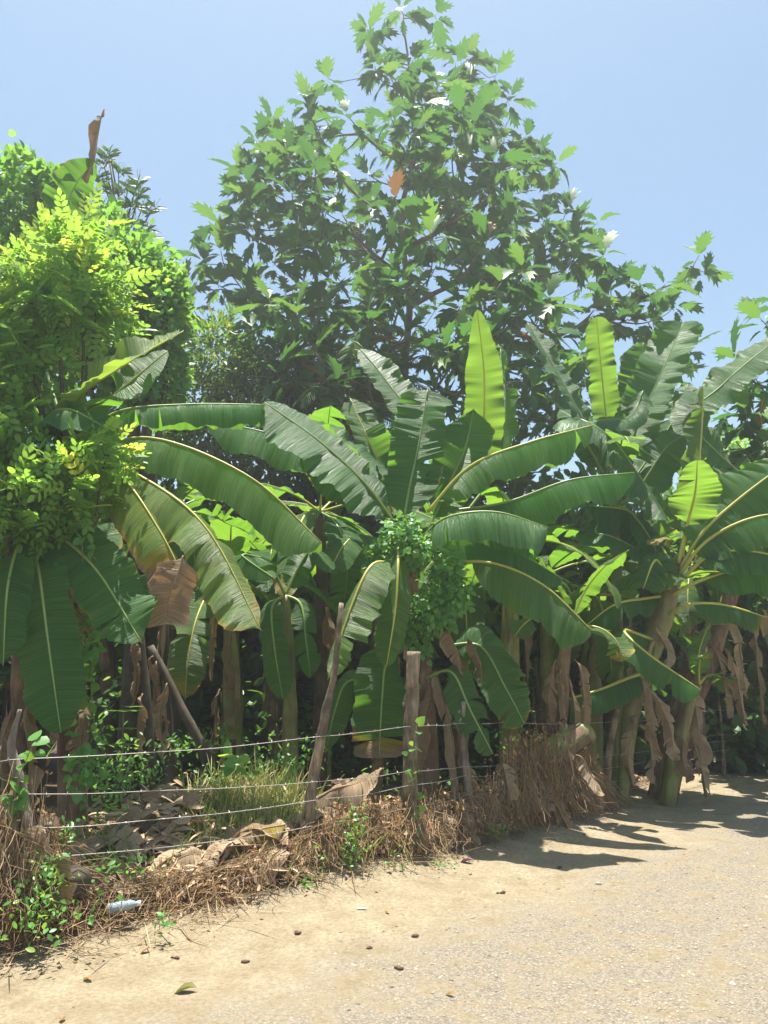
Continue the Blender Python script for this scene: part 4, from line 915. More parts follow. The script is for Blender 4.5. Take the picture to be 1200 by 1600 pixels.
# ------------------------------------------------------------------ barbed wire fence
FN = thing('barbed_wire_fence', fence_pt(.24), 'barbed wire fence on rough wooden posts along the sandy track', 'fence')
def post(pts, radii, mat, seed, root=None, name='post', sides=10):
    V, F, uv = tube(pts, radii, sides+4, 44, .32, seed); V = V+.006*np.stack([vnoise(V*23+k_) for k_ in (1., 5., 9.)], -1); return put(name, mesh_from(name, V, F, True, None, uv), M[mat], root or FN)
def gdrop(p): return Vector((p.x, p.y, gzs(p.x, p.y)-.12))
p1 = P(40, 1300, 4.95); post([gdrop(p1), P(42, 1340, 4.95), P(34, 1240, 4.95), P(18, 1170, 4.95), P(22, 1140, 4.95), P(30, 1108, 4.95)], [.05, .042, .036, .034, .03, .012], 'post_grey', 1)
p2 = P(478, 1380, 6.28); post([gdrop(p2), P(486, 1250, 6.28), P(505, 1130, 6.28), P(522, 1055, 6.28), P(528, 1000, 6.3), P(534, 942, 6.32)], [.044, .042, .038, .036, .026, .018], 'post', 2)
p3 = P(641, 1345, 6.87); post([gdrop(p3), P(641, 1250, 6.87), P(642, 1150, 6.87), P(646, 1018, 6.87)], [.06, .06, .056, .052], 'post', 3, sides=12)
p4 = P(730, 1330, 7.4); post([gdrop(p4), P(731, 1240, 7.4), P(725, 1170, 7.4), P(724, 1096, 7.4)], [.034, .034, .032, .028], 'post_grey', 4)
p5 = P(796, 1300, 8.1); post([gdrop(p5), P(796, 1250, 8.1), P(798, 1190, 8.1)], [.05, .05, .045], 'post', 5)
p6 = P(946, 1262, 9.55); post([gdrop(p6), P(950, 1190, 9.55), P(963, 1108, 9.55)], [.045, .042, .036], 'post', 6)
p0 = P(-140, 1500, 4.1); post([gdrop(p0), P(-140, 1350, 4.1), P(-150, 1150, 4.1)], [.05, .045, .04], 'post_grey', 7)
p7 = P(72, 1440, 5.1); post([gdrop(p7), P(70, 1360, 5.1), P(76, 1285, 5.1)], [.03, .028, .022], 'post_grey', 8)
def wire(pts, seed):
    rng = random.Random(seed); dense = []
    for a, b in zip(pts[:-1], pts[1:]):
        n = 5; L = (b-a).length
        for i in range(n): f = i/n; dense.append(a.lerp(b, f)-Vector((0, 0, .012*L*4*f*(1-f)))+Vector((rng.uniform(-.004, .004), rng.uniform(-.004, .004), rng.uniform(-.006, .006))))
    dense.append(pts[-1])
    V, F, uv = tube(dense, [.0026, .0026], 4, len(dense)*4); o = put('wire', mesh_from('wire', V, F, True, None, uv), M['wire'], FN)
    L = sum((dense[i+1]-dense[i]).length for i in range(len(dense)-1)); C = catmull(dense, int(L/.12)); J = Joined()
    for c in C:
        for k in range(2):
            d = Vector((rng.gauss(0, 1), rng.gauss(0, 1), rng.gauss(0, 1))).normalized()*.016; c0 = Vector(c)
            V, F, uv = tube([c0-d, c0+d], [.0018, .0018], 3, 2); J.add(V, F, uv)
    put('barb', J.mesh('barb'), M['wire'], o)['kind'] = 'stuff'
WX = [(-150, 4.02), (22, 4.9), (498, 6.22), (641, 6.80), (725, 7.34), (798, 8.0), (955, 9.5), (1110, 12.0), (1240, 14.)]
for k, ys in enumerate(([1200, 1186, 1150, 1134, 1130, 1128, 1128, 1110, 1095], [1262, 1240, 1220, 1205, 1198, 1194, 1180, 1150, 1130], [1330, 1296, 1250, 1228, 1212, 1210, 1200, 1160, 1140], [1400, 1345, 1290, 1262, 1245, 1230, 1222, 1175, 1150], [1480, 1430, 1348, 1305, 1285, 1262, 1240, 1190, 1165])):
    wire([P(x, y, Y) for (x, Y), y in zip(WX, ys)], 60+k)
FF = thing('stick_fence', Vector((5.6, 13.2, 0)), 'fence of thin crooked sticks further along at right', 'fence')
for k, (xb, yb, xt, yt) in enumerate(((1103, 1225, 1099, 1110), (1131, 1215, 1122, 1090), (1158, 1208, 1141, 1074), (1176, 1200, 1153, 1085), (1190, 1192, 1182, 1100), (1206, 1200, 1180, 1095), (1120, 1200, 1128, 1120), (1215, 1190, 1200, 1090), (1230, 1185, 1222, 1080), (1145, 1195, 1150, 1115))):
    g = G(xb, yb); post([Vector((g.x, g.y, gzs(g.x, g.y)-.1)), P((xb+xt)/2+3*math.sin(k), (yb+yt)/2, g.y), P(xt, yt, g.y)], [.03, .026, .018], 'post', 20+k, FF, 'stick', 7)

# fallen cut banana stem and stump
lg0, lg1 = P(822, 1212, 8.5), P(918, 1142, 8.75)
LG = thing('banana_log', lg0, 'cut green banana stem lying slantwise on the dry brush', 'log')
V, F, uv = tube([lg0, lg0.lerp(lg1, .5)+Vector((0, 0, .03)), lg1], [.14, .15, .135], 14, 20, .08, 4); lo = put('log_body', mesh_from('log_body', V, F, True, None, uv), M['stem'], LG)
J = Joined()
for k in range(4):
    d = (lg1-lg0); a = -1.2+.75*k; C = []
    for i in range(8):
        f = .05+.9*i/7; c = lg0+d*f
        for th in (-.28, -.1, .1, .28):
            u = Vector((0, -1, 0)); w = d.normalized().cross(u).normalized(); rr = .158+.006*math.sin(9*f+k)
            C.append(c+(u*math.cos(a+th)+w*math.sin(a+th))*rr)
    J.add([list(c) for c in C], [(r*4+q, r*4+q+1, (r+1)*4+q+1, (r+1)*4+q) for r in range(7) for q in range(3)])
put('leaf_sheath', J.mesh('leaf_sheath'), M['stem_brown'], lo)
dead_hang(LG, P(870, 1130, 8.45), .5, .08, 401, (.12, -.1)); dead_hang(LG, P(835, 1180, 8.4), .4, .12, 402, (-.15, -.1)); dead_hang(LG, P(900, 1180, 8.45), .35, .12, 403, (.2, -.05))
# dark diagonal stems in the shade at left
for k, (pts, r, lab) in enumerate((([(322, 1190, 8.2), (285, 1110, 8.2), (235, 1010, 8.2)], .055, 'dark slanting trunk in the shade above the top wire at left'), ([(232, 1200, 7.8), (228, 1100, 7.8), (215, 980, 7.8)], .07, 'dark upright trunk in shade behind the small bright seedling'), ([(268, 1200, 8.6), (262, 1100, 8.6), (258, 960, 8.6)], .05, 'thin dark trunk in shade between two thicker trunks at left'))):
    q = [P(*p) for p in pts]; b = gdrop(q[0]); t = thing('bare_trunk', b, lab, 'trunk')
    V, F, uv = tube([b]+q, [r, r*.9, r*.8, r*.7], 9, 24, .2, k); put('trunk', mesh_from('trunk', V, F, True, None, uv), M['bark_dark'], t)
    rr = random.Random(k)
    for j in range(3): dead_hang(t, q[1].lerp(q[2], rr.random())+Vector((0, -.07, 0)), .6, .08, 420+k*5+j)

# ------------------------------------------------------------------ dry brush on the fence
HX = np.array([-4.2, -2.5, -2.15, -2.0, -1.85, -1.2, -.6, -.35, .1, .4, .8, 1.05, 1.3, 2.1, 2.35, 2.55, 2.9, 4.5])
HH = np.array([.95, .98, .95, .6, .24, .20, .26, .42, .45, .50, .50, .62, .90, .92, .85, .35, .12, .08])
def brush(n, seed):
    rng = np.random.default_rng(seed); V, F, ti, yo = [], [], [], []; k = 0
    xs = rng.uniform(-3.6, 2.75, n)
    xs = np.where(rng.random(n) < .16, rng.uniform(-2.7, -1.98, n), xs); xs = np.where(rng.random(n) < .22, rng.uniform(1.2, 2.5, n), xs)
    zs = gz(xs, np.interp(xs, FX, FY)); m = 8
    WN = vnoise(np.stack([np.tile(np.linspace(0, 4, m), (n*2, 1)), np.repeat(np.arange(n*2)[:, None]*1.37, m, 1), np.full((n*2, m), .3)], -1))
    fq = np.array([(i*3+j, i*3+(j+1) % 3, (i+1)*3+(j+1) % 3, (i+1)*3+j) for i in range(m-1) for j in range(3)])
    for bi, x0 in enumerate(xs):
        H = np.interp(x0, HX, HH)*(.55+.5*rng.random()); y0 = float(np.interp(x0, FX, FY))
        off = rng.normal(0, .10); top = H*rng.uniform(.45, 1.05); L = rng.uniform(.35, 1.)*max(.25, top)
        if rng.random() < .38:   # arching sideways along the fence
            dx = rng.normal(0, .35); t = np.linspace(0, 1, m)
            X = x0+dx*t; Yv = y0+off+dx*.8*t+rng.normal(0, .05)*t; Z = top*.8*(1-t)+.15*np.sin(t*3.1)*rng.random()
        else:
            t = np.linspace(0, 1, m); sway = rng.normal(0, .05, 2)
            X = x0+sway[0]*t*t*1.5+.07*WN[bi]*t; Yv = y0+off*(1+.8*t)-.06*t+sway[1]*t+.06*WN[n+bi]*t; Z = top-L*t
        C = np.stack([X, Yv, np.maximum(Z, .0)+zs[bi]+.005], 1)+rng.normal(size=(m, 3))*.008
        r = rng.uniform(.0012, .0032); T = nrm(np.gradient(C, axis=0)+1e-6); A_ = nrm(np.cross(T, [.3, 1, .2])); B_ = np.cross(T, A_)
        ring = [A_*r, (-.5*A_+.87*B_)*r, (-.5*A_-.87*B_)*r]
        Vg = np.stack([C+q for q in ring], 1).reshape(-1, 3)
        V.append(Vg); F.append(fq+k); k += m*3; ti.append(np.full(m*3, np.clip(rng.random()*.75+.35*WN[(bi*7) % n, 3]*0+.3*math.sin(x0*5.1)*math.sin(x0*2.3+1)+.1, 0, 1))); yo.append(np.full(m*3, .5*(rng.random() < .15)))
    o = put('dry_brush', mesh_from('dry_brush', np.vstack(V), np.vstack(F), False, {'tint': np.concatenate(ti), 'young': np.concatenate(yo)}), M['dryvine'])
    return tag(o, 'tangle of dry brown vine stems hanging over the wires', None, None, 'stuff')
brush(8500, 11)
def fence_band(n, rng, x0, x1, hmax=1., dn=.14, zmin=0.):
    x = rng.uniform(x0, x1, n); y = np.interp(x, FX, FY)+rng.normal(0, dn, n)
    return np.stack([x, y, gz(x, y)+zmin+np.interp(x, HX, HH)*hmax*rng.random(n)], 1)
rb = np.random.default_rng(77)
pos = np.vstack([fence_band(2300, rb, -3.6, 2.7, .95), fence_band(900, rb, 1.1, 2.5, 1.), fence_band(900, rb, -1.4, .9, .9)]); n = len(pos)
o = scatter('dry_leaves', *leaf_template(.5, .5, .5), pos, rb.normal(size=(n, 3))*.5+np.array([0, -.1, -.9]), rb.normal(size=(n, 3))+np.array([0, -.6, 0]), .022+.05*rb.random(n)**3, M['dryleaf'], None, None, (rb.random(n) < .35)*rb.random(n))
tag(o, 'withered brown leaves caught in the dry vines along the fence', None, None, 'stuff')
# twigs lying at the foot of the fence
n = 3200; x = rb.uniform(-3.8, 3., n); y = np.interp(x, FX, FY)-np.abs(rb.normal(0, np.where(x < -.9, .34, .2), n))+.1; a = rb.uniform(0, 6.28, n)
pos = np.stack([x, y, gz(x, y)+.004+.09*rb.random(n)**2], 1)
o = scatter('fallen_twigs', *leaf_template(.02, .15, .01, 'lance'), pos, np.stack([np.cos(a), np.sin(a), rb.normal(.05, .25, n)], 1), np.tile([0, 0, 1.], (n, 1)), .10+.3*rb.random(n)**2, M['dryvine'])
tag(o, 'thin dry twigs and stalks lying at the foot of the fence', None, None, 'stuff')

n = 1500; x = rb.uniform(-3.8, 4., n); y = np.interp(x, FX, FY)-np.abs(rb.normal(0, .32, n))+.1; pos = np.stack([x, y, gz(x, y)+.006], 1)
o = scatter('dry_crumbs', *leaf_template(.5, .3, .3), pos, np.stack([rb.normal(size=n), rb.normal(size=n), .1*rb.normal(size=n)], 1), np.array([0, 0, 1.])+.3*rb.normal(size=(n, 3)), .012+.04*rb.random(n)**3, M['dryleaf'], None, None, (rb.random(n) < .3)*.5)
tag(o, 'crumbled brown leaf bits on the sand beside the brush', None, None, 'stuff')
# leaf litter inside the plot
n = 5200; x = rb.uniform(-4.5, 6.5, n); y = np.interp(x, FX, FY)+rb.uniform(.05, 5., n)
pos = np.stack([x, y, gz(x, y)+.01+.03*rb.random(n)], 1)
o = scatter('leaf_litter', *leaf_template(.45, .3, .3), pos, np.stack([rb.normal(size=n), rb.normal(size=n), .15*rb.normal(size=n)], 1), np.array([0, 0, 1.])+.4*rb.normal(size=(n, 3)), .05+.12*rb.random(n)**2, M['dryleaf'])
tag(o, 'brown leaf litter on the shaded ground inside the plot', None, None, 'stuff')
# dead banana leaves heaped behind the fence
HG = 'dead banana leaves heaped behind the fence'
rh = random.Random(9)
spots = [(230, 1275), (255, 1260), (270, 1250), (215, 1262), (200, 1290), (240, 1300), (260, 1290), (215, 1310), (180, 1322), (150, 1335), (205, 1330), (255, 1325), (285, 1335), (300, 1345), (320, 1352), (345, 1345), (365, 1350), (395, 1335), (420, 1330), (440, 1318), (470, 1300), (505, 1290), (520, 1300), (490, 1310), (165, 1395), (185, 1388), (175, 1400), (150, 1385), (410, 1350), (430, 1345), (380, 1325), (110, 1330), (120, 1305), (560, 1330), (690, 1300), (720, 1290), (640, 1310), (835, 1250), (860, 1265), (790, 1270), (810, 1240), (690, 1270), (540, 1255), (270, 1275), (225, 1240), (290, 1300), (195, 1305), (245, 1285)]
for k, (px, py) in enumerate(spots):
    g = GB(px, py, .14); a = rh.uniform(0, 6.28); L = rh.uniform(.4, .8); d = Vector((math.cos(a), math.sin(a)*.7, 0))
    s = fence_side(g.x, g.y)
    if s < .08: g.y += (.12-s)/.68
    z = gzs(g.x, g.y); hh = rh.uniform(.06, .2)
    pts = [Vector((g.x, g.y, z+hh))-d*L*.5, Vector((g.x, g.y, z+hh+.06)), Vector((g.x, g.y, z+hh))+d*L*.5]
    pts[0].z = max(pts[0].z-.04, gzs(pts[0].x, pts[0].y)+.03); pts[2].z = max(pts[2].z-.06, gzs(pts[2].x, pts[2].y)+.03)
    t = thing('dead_banana_leaf', (g.x, g.y, z), 'crumpled pale dry banana leaf in the heap behind the fence', 'dead leaf', HG)
    add_leaf(t, pts, rh.uniform(.045, .09), (rh.uniform(-.5, .5), rh.uniform(-.9, .1), 1), name='blade', dry=rh.uniform(.95, 1.2), tears=rh.randint(4, 8), crumple=rh.uniform(.12, .28), droop=.35, fold=rh.uniform(-.3, .4), wave=.15, pet=0, n=30, mm=5, rib_r=.007, seed=600+k)
litter = spots+[(110+9*k, 1345+int(40*abs(math.sin(k*1.7)))+max(0, 30-k), ) for k in range(44)]
hp = np.array([list(GB(px+rh.uniform(-16, 16), py+rh.uniform(-12, 12), .03)) for px, py in litter for _ in range(5)]); hp = np.repeat(hp, 8, 0); n = len(hp)
hp += rb.normal(size=(n, 3))*np.array([.16, .13, 0]); hp = hp[fence_side(hp[:, 0], hp[:, 1]) > -.12]; n = len(hp); hp[:, 2] = gz(hp[:, 0], hp[:, 1])+.015+.16*rb.random(n)**2
o = scatter('leaf_scraps', *leaf_template(.16, .3, .12, 'lance'), hp, rb.normal(size=(n, 3))*np.array([1, 1, .3]), np.array([0, -.4, 1.])+.5*rb.normal(size=(n, 3)), .05+.2*rb.random(n)**3, M['paleleaf'])
tag(o, 'torn pale scraps of dry leaf in the heap behind the fence', None, None, 'stuff')
ORD = 'first second third fourth fifth sixth seventh eighth ninth tenth eleventh twelfth thirteenth fourteenth fifteenth'.split()
STRIPS = ((785, 1195, .3, .1), (812, 1205, .4, .11), (835, 1215, .35, .12), (850, 1230, .4, .1), (872, 1215, .35, .12), (893, 1195, .35, .1), (905, 1225, .3, .1), (765, 1235, .3, .1), (720, 1255, .35, .12), (690, 1270, .3, .1), (660, 1285, .3, .1), (560, 1290, .3, .09), (505, 1300, .35, .1), (60, 1290, .4, .08), (90, 1330, .3, .08))
for k, (px, py, ln, w) in enumerate(STRIPS):
    m_ = (px-600)/FPX; xs_ = np.linspace(-3, 3.2, 400); pr = np.array([project((x_, float(np.interp(x_, FX, FY)), .6))[0] for x_ in xs_]); xw = float(np.interp(px, pr, xs_)); yw = float(np.interp(xw, FX, FY))-.10
    top = P(px, py, yw); t = thing('dead_banana_leaf', (top.x, top.y, gzs(top.x, top.y)), 'dry tan leaf strip hanging on the brush along the fence, %s from the left' % ORD[sorted(q_[0] for q_ in STRIPS).index(px)], 'dead leaf', 'dead leaf strips hanging on the fence')
    a_ = rh.uniform(-.25, .25); add_leaf(t, [top, top+Vector((a_*.4, -.03, -ln*.35)), top+Vector((a_, -.05, -ln))], w, (rh.uniform(-.4, .4), -1, .2), name='blade', dry=rh.uniform(.85, 1.1), tears=rh.randint(2, 5), crumple=.2, droop=.4, fold=rh.uniform(-.5, .1), wave=.15, pet=0, n=26, mm=5, rib_r=.006, seed=800+k)
fl = thing('dead_banana_leaf', G(370, 1350), 'long dry banana leaf with ribbed brown blade lying along the fence foot', 'dead leaf')
add_leaf(fl, [P(300, 1345, 5.95), P(350, 1322, 6.0), P(400, 1298, 6.05), P(448, 1288, 6.1)], .16, (-.2, -.75, .7), name='blade', dry=.62, tears=3, crumple=.2, droop=.75, fold=-.2, wave=.2, pet=0, rib_r=.018)
fl = thing('dead_banana_leaf', G(360, 1370), 'broad pale tan dry banana leaf lying below the ribbed one', 'dead leaf')
add_leaf(fl, [P(330, 1385, 5.75), P(370, 1362, 5.8), P(410, 1345, 5.85), P(450, 1335, 5.9)], .13, (-.2, -.75, .7), name='blade', dry=1.0, tears=1, crumple=.25, droop=.5, fold=.1, wave=.2, pet=0, rib_r=.014)
fl = thing('dead_banana_leaf', G(545, 1290), 'brown dead leaf hanging over wire between leaning post and thick post', 'dead leaf')
add_leaf(fl, [P(490, 1250, 6.5), P(525, 1232, 6.55), P(565, 1222, 6.6), P(600, 1200, 6.65)], .14, (0, -.6, .8), name='blade', dry=.9, tears=6, crumple=.25, droop=.85, fold=-.3, wave=.3, pet=0, rib_r=.014)

# ------------------------------------------------------------------ green weeds and grass
def grass(label, spots, n_each, seed, hmin=.1, hmax=.32, dryp=.4, width=.04):
    rng = np.random.default_rng(seed); PS = []
    for (px, py, sx, sy, z) in spots:
        g = GB(px, py, z); x = g.x+rng.normal(0, sx, n_each); y = g.y+rng.normal(0, sy, n_each); PS.append(np.stack([x, y, gz(x, y)], 1))
    pos = np.vstack(PS); n = len(pos)
    o = scatter('grass', *leaf_template(width, .45, .01, 'lance'), pos, rng.normal(size=(n, 3))*.38+np.array([0, 0, 1.]), rng.normal(size=(n, 3))+np.array([0, -1., 0]), hmin+(hmax-hmin)*rng.random(n), M['grass'], None, None, (rng.random(n) < dryp)*(.4+.6*rng.random(n)))
    return tag(o, label, None, None, 'stuff')
grass('tufts of green and yellowing grass behind the fence at left', [(360, 1255, .18, .25, .2), (400, 1240, .18, .3, .2), (430, 1250, .18, .25, .2), (330, 1280, .18, .25, .2), (460, 1230, .15, .3, .2), (320, 1240, .15, .25, .25), (380, 1285, .25, .2, .15), (440, 1280, .15, .2, .15), (548, 1330, .07, .12, .0), (560, 1310, .06, .15, .0), (75, 1390, .1, .15, .0), (55, 1410, .08, .12, .0), (170, 1355, .12, .12, .0), (90, 1350, .1, .1, 0)], 330, 21, .08, .30, .6, .03)
grass('sparse short grass on the bright ground beyond the stick fence', [(1180, 1170, .5, .5, 0), (1130, 1180, .4, .4, 0)], 500, 22, .1, .4, .2)
def weeds(label, spots, tmpl, size, seed, mat='vine'):
    rng = np.random.default_rng(seed); PS = []
    for (px, py, Y, r, h, m) in spots:
        c = P(px, py, Y-(.24 if py > 1290 and Y < 7.9 else 0)); d = rng.normal(size=(m, 3))*np.array([r, r, h]); PS.append(np.array(list(c))+d)
    pos = np.vstack(PS); pos[:, 2] = np.maximum(pos[:, 2], gz(pos[:, 0], pos[:, 1])+.02); n = len(pos)
    o = scatter('weeds', *tmpl, pos, rng.normal(size=(n, 3))+np.array([0, -.2, .3]), np.array([0, -.3, 1.])+.5*rng.normal(size=(n, 3)), size*(.5+.8*rng.random(n)), M[mat], None, None, (rng.random(n) < .2)*.6)
    return tag(o, label, None, None, 'stuff')
weeds('low green weeds growing through the fence at left', [(180, 1225, 6.0, .10, .09, 130), (150, 1215, 5.9, .07, .1, 70), (210, 1210, 6.2, .12, .05, 90), (235, 1205, 6.5, .1, .05, 50), (170, 1260, 5.9, .06, .06, 50), (100, 1300, 5.4, .05, .06, 30), (70, 1385, 5.1, .07, .07, 110), (55, 1420, 5.0, .06, .05, 70), (80, 1350, 5.2, .06, .05, 50), (185, 1350, 5.6, .12, .03, 90), (255, 1440, 5.2, .025, .03, 22), (60, 1450, 4.9, .1, .03, 40), (130, 1420, 5.0, .1, .03, 30)], T_ovate, .045, 31)
weeds('pair of larger round green leaves above the grass at left', [(365, 1190, 6.4, .05, .05, 9), (380, 1200, 6.4, .05, .03, 5)], T_heart, .11, 32)
weeds('small green weeds in the dry brush along the fence', [(550, 1300, 6.45, .05, .10, 130), (545, 1340, 6.4, .05, .04, 60), (620, 1340, 6.6, .05, .03, 25), (690, 1345, 6.9, .07, .02, 30), (770, 1300, 7.6, .08, .05, 60), (780, 1270, 7.8, .05, .05, 30), (480, 1390, 6.1, .05, .03, 20), (500, 1350, 6.2, .04, .05, 20), (420, 1200, 7., .2, .08, 130), (340, 1220, 6.8, .15, .08, 130), (450, 1190, 7.1, .12, .06, 60)], T_ovate, .04, 33)
weeds('patches of low green ground plants in the shaded plot', [(290, 1165, 8.6, .25, .05, 160), (150, 1150, 7.5, .1, .25, 60), (330, 1150, 9.5, .3, .06, 90), (400, 1160, 9, .3, .1, 60), (200, 1180, 7.4, .12, .1, 60), (480, 1170, 8.6, .2, .1, 60), (640, 1210, 8.8, .4, .06, 60), (800, 1150, 9.5, .3, .2, 90), (750, 1080, 9.8, .25, .3, 90)], T_ovate, .07, 34)
# seedling with bright whorls
sd = base_at(190, 6.9); SD = thing('seedling', sd, 'small seedling with bright whorled leaves in the shade behind the top wire', 'plant')
V, F, uv = tube([sd, P(192, 1160, 6.9), P(193, 1108, 6.9)], [.008, .006, .004], 6, 12); put('stem', mesh_from('stem', V, F, True, None, uv), M['stem'], SD)
for (px, py, m, szz) in ((193, 1112, 9, .17), (190, 1140, 7, .14), (185, 1165, 6, .13), (203, 1105, 4, .12)):
    for k in range(m):
        a = k*2.4; c = P(px, py, 6.9); tv, tf = T_ovate
        me = mesh_from('leaf', np.array(tv)*szz, np.array(tf), False, {'tint': np.full(len(tv), .8), 'young': np.full(len(tv), .3)}); me.materials.append(M['vine'])
        o = bpy.data.objects.new('leaf', me); COL.objects.link(o); o.parent = SD; o.location = c-sd
        d = Vector((math.cos(a), math.sin(a), .15)).normalized(); o.rotation_euler = d.to_track_quat('Y', 'Z').to_euler()

# ------------------------------------------------------------------ things lying on the track
rock = []
for k in range(4):
    import bmesh
    bm = bmesh.new(); bmesh.ops.create_icosphere(bm, subdivisions=1, radius=1); V = np.array([v.co[:] for v in bm.verts]); F = np.array([[v.index for v in f.verts] for f in bm.faces]); bm.free()
    V = V*(1+.28*vnoise(V*1.7+k*9))[:, None]*np.array([1, .8, .55]); rock.append((V, F))
mg_, nt, n__, l__ = new_mat('gravel_stone'); tint = attr_(nt, 'tint')
p = N_(nt, 'ShaderNodeBsdfPrincipled'); out = N_(nt, 'ShaderNodeOutputMaterial'); l__.new(ramp_(nt, tint, [(0, (.15, .13, .105)), (.3, (.27, .225, .16)), (.6, (.36, .295, .19)), (.88, (.24, .215, .18)), (1, (.46, .41, .32))]), p.inputs['Base Color']); p.inputs['Roughness'].default_value = .9; l__.new(p.outputs[0], out.inputs[0])
rg = np.random.default_rng(3); NC = 110000
x, y = rg.uniform(-2.5, 7, NC), 2.6+11*rg.random(NC)**1.7; sd_ = fence_side(x, y)
dens = np.clip((-sd_-1.15+1.0*vnoise(np.stack([x*.8, y*.8, np.full(NC, 3.)], -1)))/.9, .02, 1.)
ok = np.nonzero((sd_ < -.15) & (rg.random(NC) < dens))[0][:24000]; x = x[ok]; y = y[ok]; n = len(x); zz = gz(x, y)
r = .0035+.0115*rg.random(n)**2.6; r = np.where(rg.random(n) < .006, rg.uniform(.012, .024, n), r); a = rg.uniform(0, 6.28, n); Vs, Fs, ts = [], [], []; kk = 0
for k in range(4):
    q = np.arange(k, n, 4); V, F = rock[k]; c, sn = np.cos(a[q])[:, None], np.sin(a[q])[:, None]
    Vr = np.stack([V[:, 0]*c-V[:, 1]*sn, V[:, 0]*sn+V[:, 1]*c, V[:, 2]+0*c], -1)*r[q][:, None, None]+np.stack([x[q], y[q], zz[q]-r[q]*.05], -1)[:, None, :]
    Vs.append(Vr.reshape(-1, 3)); Fs.append((F[None]+(np.arange(len(q))*len(V))[:, None, None]).reshape(-1, 3)+kk); kk += len(q)*len(V); ts.append(np.repeat(rg.random(len(q)), len(V)))
tag(put('gravel', mesh_from('gravel', np.vstack(Vs), np.vstack(Fs), True, {'tint': np.concatenate(ts)}), mg_), 'loose grey and tan gravel strewn over the track', None, None, 'stuff')
def fallen(px, py, size, mat, lab, seed, shape=None, yaw=0., young=.0, tint=.5, lift=.01, curl=.5):
    g = G(px, py); z = gzs(g.x, g.y); tv, tf = shape or leaf_template(.5, curl, .35)
    tv = np.array(tv); me = mesh_from('fallen_leaf', tv*size-np.array([0, size*.5, 0])+np.array([0, 0, curl*.3*size]), np.array(tf), False, {'tint': np.full(len(tv), tint), 'young': np.full(len(tv), young)}); me.materials.append(M[mat])
    o = bpy.data.objects.new('fallen_leaf', me); COL.objects.link(o); o.location = (g.x, g.y, z+lift); o.rotation_euler = (.1*math.sin(seed), .1*math.cos(seed), yaw)
    return tag(o, lab, 'leaf')
M['purple'] = simple_leaf('purple_leaf', (.16, .07, .09), (.26, .13, .15), (.3, .2, .2), (.2, .08, .08), .15)
M['olive'] = simple_leaf('olive_leaf', (.11, .11, .03), (.2, .19, .05), (.3, .25, .05), (.25, .25, .05), .2)
fallen(728, 1358, .14, 'purple', 'curled purplish bract lying on the sand by the thick post', 1, yaw=1.2)
fallen(288, 1552, .13, 'olive', 'olive green leaf lying flat on the sand at bottom left', 2, yaw=1.5)
fallen(137, 1534, .075, 'dryleaf', 'reddish brown leaf on the sand at lower left', 3, yaw=.9, young=.6, tint=.2)
fallen(97, 1597, .06, 'dryleaf', 'brown leaf at the very bottom edge, lower left', 4, yaw=.3, young=.8, tint=.2)
fallen(225, 1492, .08, 'dryleaf', 'small tan curled leaf on sand between brush and olive leaf', 5, yaw=2., tint=.6)
fallen(605, 1438, .05, 'dryleaf', 'tiny orange brown leaf just right of the white scrap', 6, yaw=.3, young=.9, tint=.1)
fallen(703, 1558, .05, 'dryleaf', 'small red brown leaf on gravel at bottom centre', 7, yaw=1., young=.5, tint=.0)
fallen(1010, 1325, .06, 'dryleaf', 'small brown leaf on the gravel at right', 8, yaw=1.9, young=.3, tint=.1)
M['clod'] = plain('brown_clod', (.11, .06, .035), .95); M['white'] = plain('white_scrap', (.8, .8, .78), .5); M['clear'] = plain('clear_blue_plastic', (.55, .72, .82), .15, 0, None, .55); M['capblue'] = plain('bottle_cap', (.7, .75, .8), .4)
for k, (px, py, r, lab) in enumerate(((650, 1473, .022, 'dark brown clod cluster on gravel near bottom centre'), (620, 1518, .024, 'brown clod on gravel below the clod cluster'), (383, 1505, .02, 'brown clod on sand right of bottom left'), (463, 1468, .024, 'reddish brown dung crumb on sand below leaning post'), (783, 1402, .022, 'brown clod at the end of the thin shadow on sand'), (873, 1354, .02, 'small brown clod on sand beside the curved shadow'), (275, 1497, .018, 'dark crumb on the sand left of the olive leaf'), (610, 1388, .02, 'reddish crumb on the sand by the brush edge'), (580, 1489, .016, 'tiny dark crumb on sand left of the clod cluster'), (935, 1380, .03, 'pale stone on the gravel at right'))):
    g = G(px, py); V, F = rock[k % 4]; J = Joined(); rr = random.Random(k)
    for j in range(3 if 'pale' not in lab else 1):
        J.add(V*r*rr.uniform(.5, 1)+np.array([rr.uniform(-1, 1)*r*1.3*(j > 0), rr.uniform(-1, 1)*r*(j > 0), 0]), [tuple(f) for f in F])
    o = put('stone' if 'pale' in lab else 'dirt_clod', J.mesh('dirt_clod'), M['clod'] if 'pale' not in lab else mg_); o.location = (g.x, g.y, gzs(g.x, g.y)+r*.3)
    if 'pale' in lab: a = o.data.attributes.new('tint', 'FLOAT', 'POINT'); a.data.foreach_set('value', np.full(len(o.data.vertices), .95, dtype=np.float32))
    tag(o, lab, 'stone' if 'pale' in lab else 'clod')
g = G(565, 1433); V, F = rock[1]; o = put('paper_scrap', mesh_from('paper_scrap', V*np.array([.034, .016, .012]), F, True), M['white']); o.location = (g.x, g.y, gzs(g.x, g.y)+.008); tag(o, 'small white scrap lying on the sand below the leaf shadow', 'scrap')
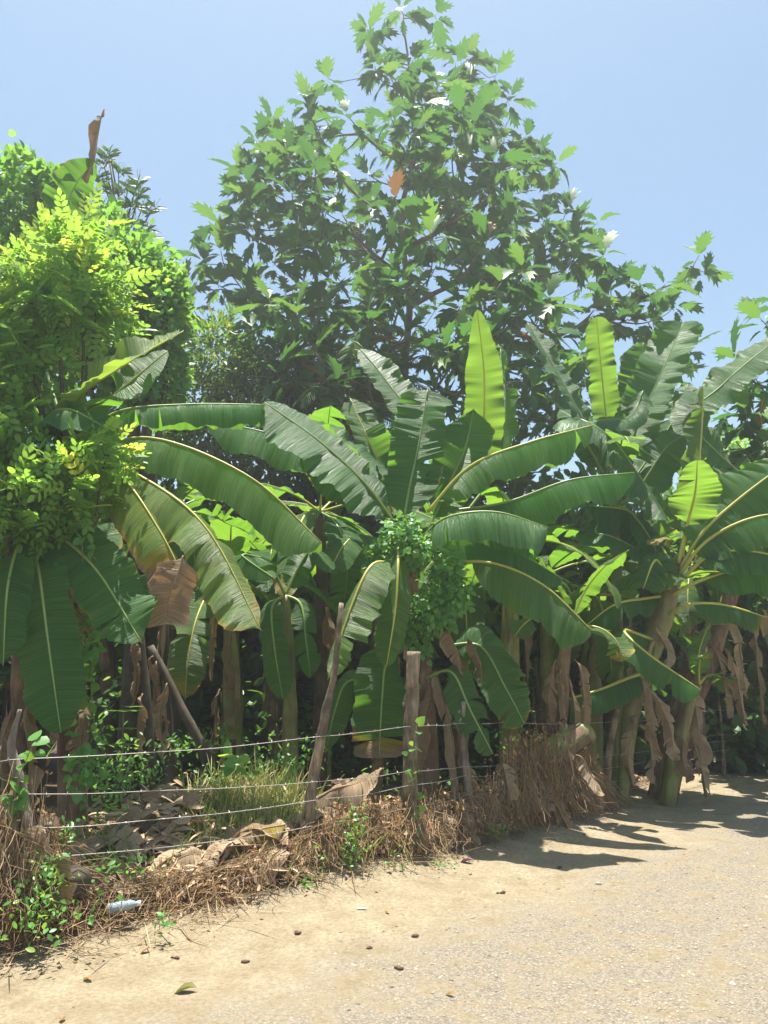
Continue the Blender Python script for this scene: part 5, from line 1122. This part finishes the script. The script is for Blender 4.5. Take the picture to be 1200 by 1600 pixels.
# plastic bottle
bt = P(195, 1415, 5.15); BT = thing('plastic_bottle', (bt.x, bt.y, gzs(bt.x, bt.y)), 'clear bluish plastic bottle lying in the dry brush at lower left', 'bottle')
prof = [(0, .0), (.0, .026), (.006, .03)]+[(.015+.012*i, .031 if i % 2 else .0285) for i in range(9)]+[(.13, .03), (.15, .022), (.165, .012), (.18, .012)]
th = np.linspace(0, 2*np.pi, 18, endpoint=False); ax = Vector((1, .25, .12)).normalized(); u = ax.cross(Vector((0, 0, 1))).normalized(); w = ax.cross(u); o0 = bt-ax*.1
V = [list(o0+ax*a+(u*math.cos(t)+w*math.sin(t))*max(r, .001)) for a, r in prof for t in th]; F = [(i*18+j, i*18+(j+1) % 18, (i+1)*18+(j+1) % 18, (i+1)*18+j) for i in range(len(prof)-1) for j in range(18)]
put('bottle_body', mesh_from('bottle_body', V, F), M['clear'], BT)
V, F, uv = tube([o0+ax*.176, o0+ax*.196], [.0145, .0145], 14, 3); put('cap', mesh_from('cap', V, F, False), M['capblue'], BT)
# cut stump seen in the brush at left
st = P(122, 1380, 5.05); ST = thing('cut_stump', (st.x, st.y, gzs(st.x, st.y)), 'dark cut end of a short log in the brush at left', 'stump')
c0 = st; V, F, uv = tube([c0+Vector((-.35, .5, -.02)), c0+Vector((-.15, .2, 0)), c0], [.085, .085, .083], 14, 10, .08); put('log_body', mesh_from('log_body', V, F, True), M['bark_dark'], ST)

# ------------------------------------------------------------------ haze volume added to imitate veiling lens glare
HAZE = .0032
if HAZE:
    x0, x1, y0, y1, z0, z1 = -40, 40, -6, 60, -1.6, 18
    V = [(x, y, z) for x in (x0, x1) for y in (y0, y1) for z in (z0, z1)]
    hz = put('haze', mesh_from('haze', V, [(0, 1, 3, 2), (4, 6, 7, 5), (0, 4, 5, 1), (2, 3, 7, 6), (0, 2, 6, 4), (1, 5, 7, 3)], False), None)
    m, nt, n_, l_ = new_mat('haze'); pv = N_(nt, 'ShaderNodeVolumePrincipled'); out = N_(nt, 'ShaderNodeOutputMaterial')
    pv.inputs['Color'].default_value = (.95, .96, 1, 1); pv.inputs['Density'].default_value = HAZE; pv.inputs['Anisotropy'].default_value = .4
    l_.new(pv.outputs[0], out.inputs['Volume']); hz.data.materials.append(m)
    tag(hz, 'thin haze volume added over the whole place to imitate lens glare', None, None, 'stuff')
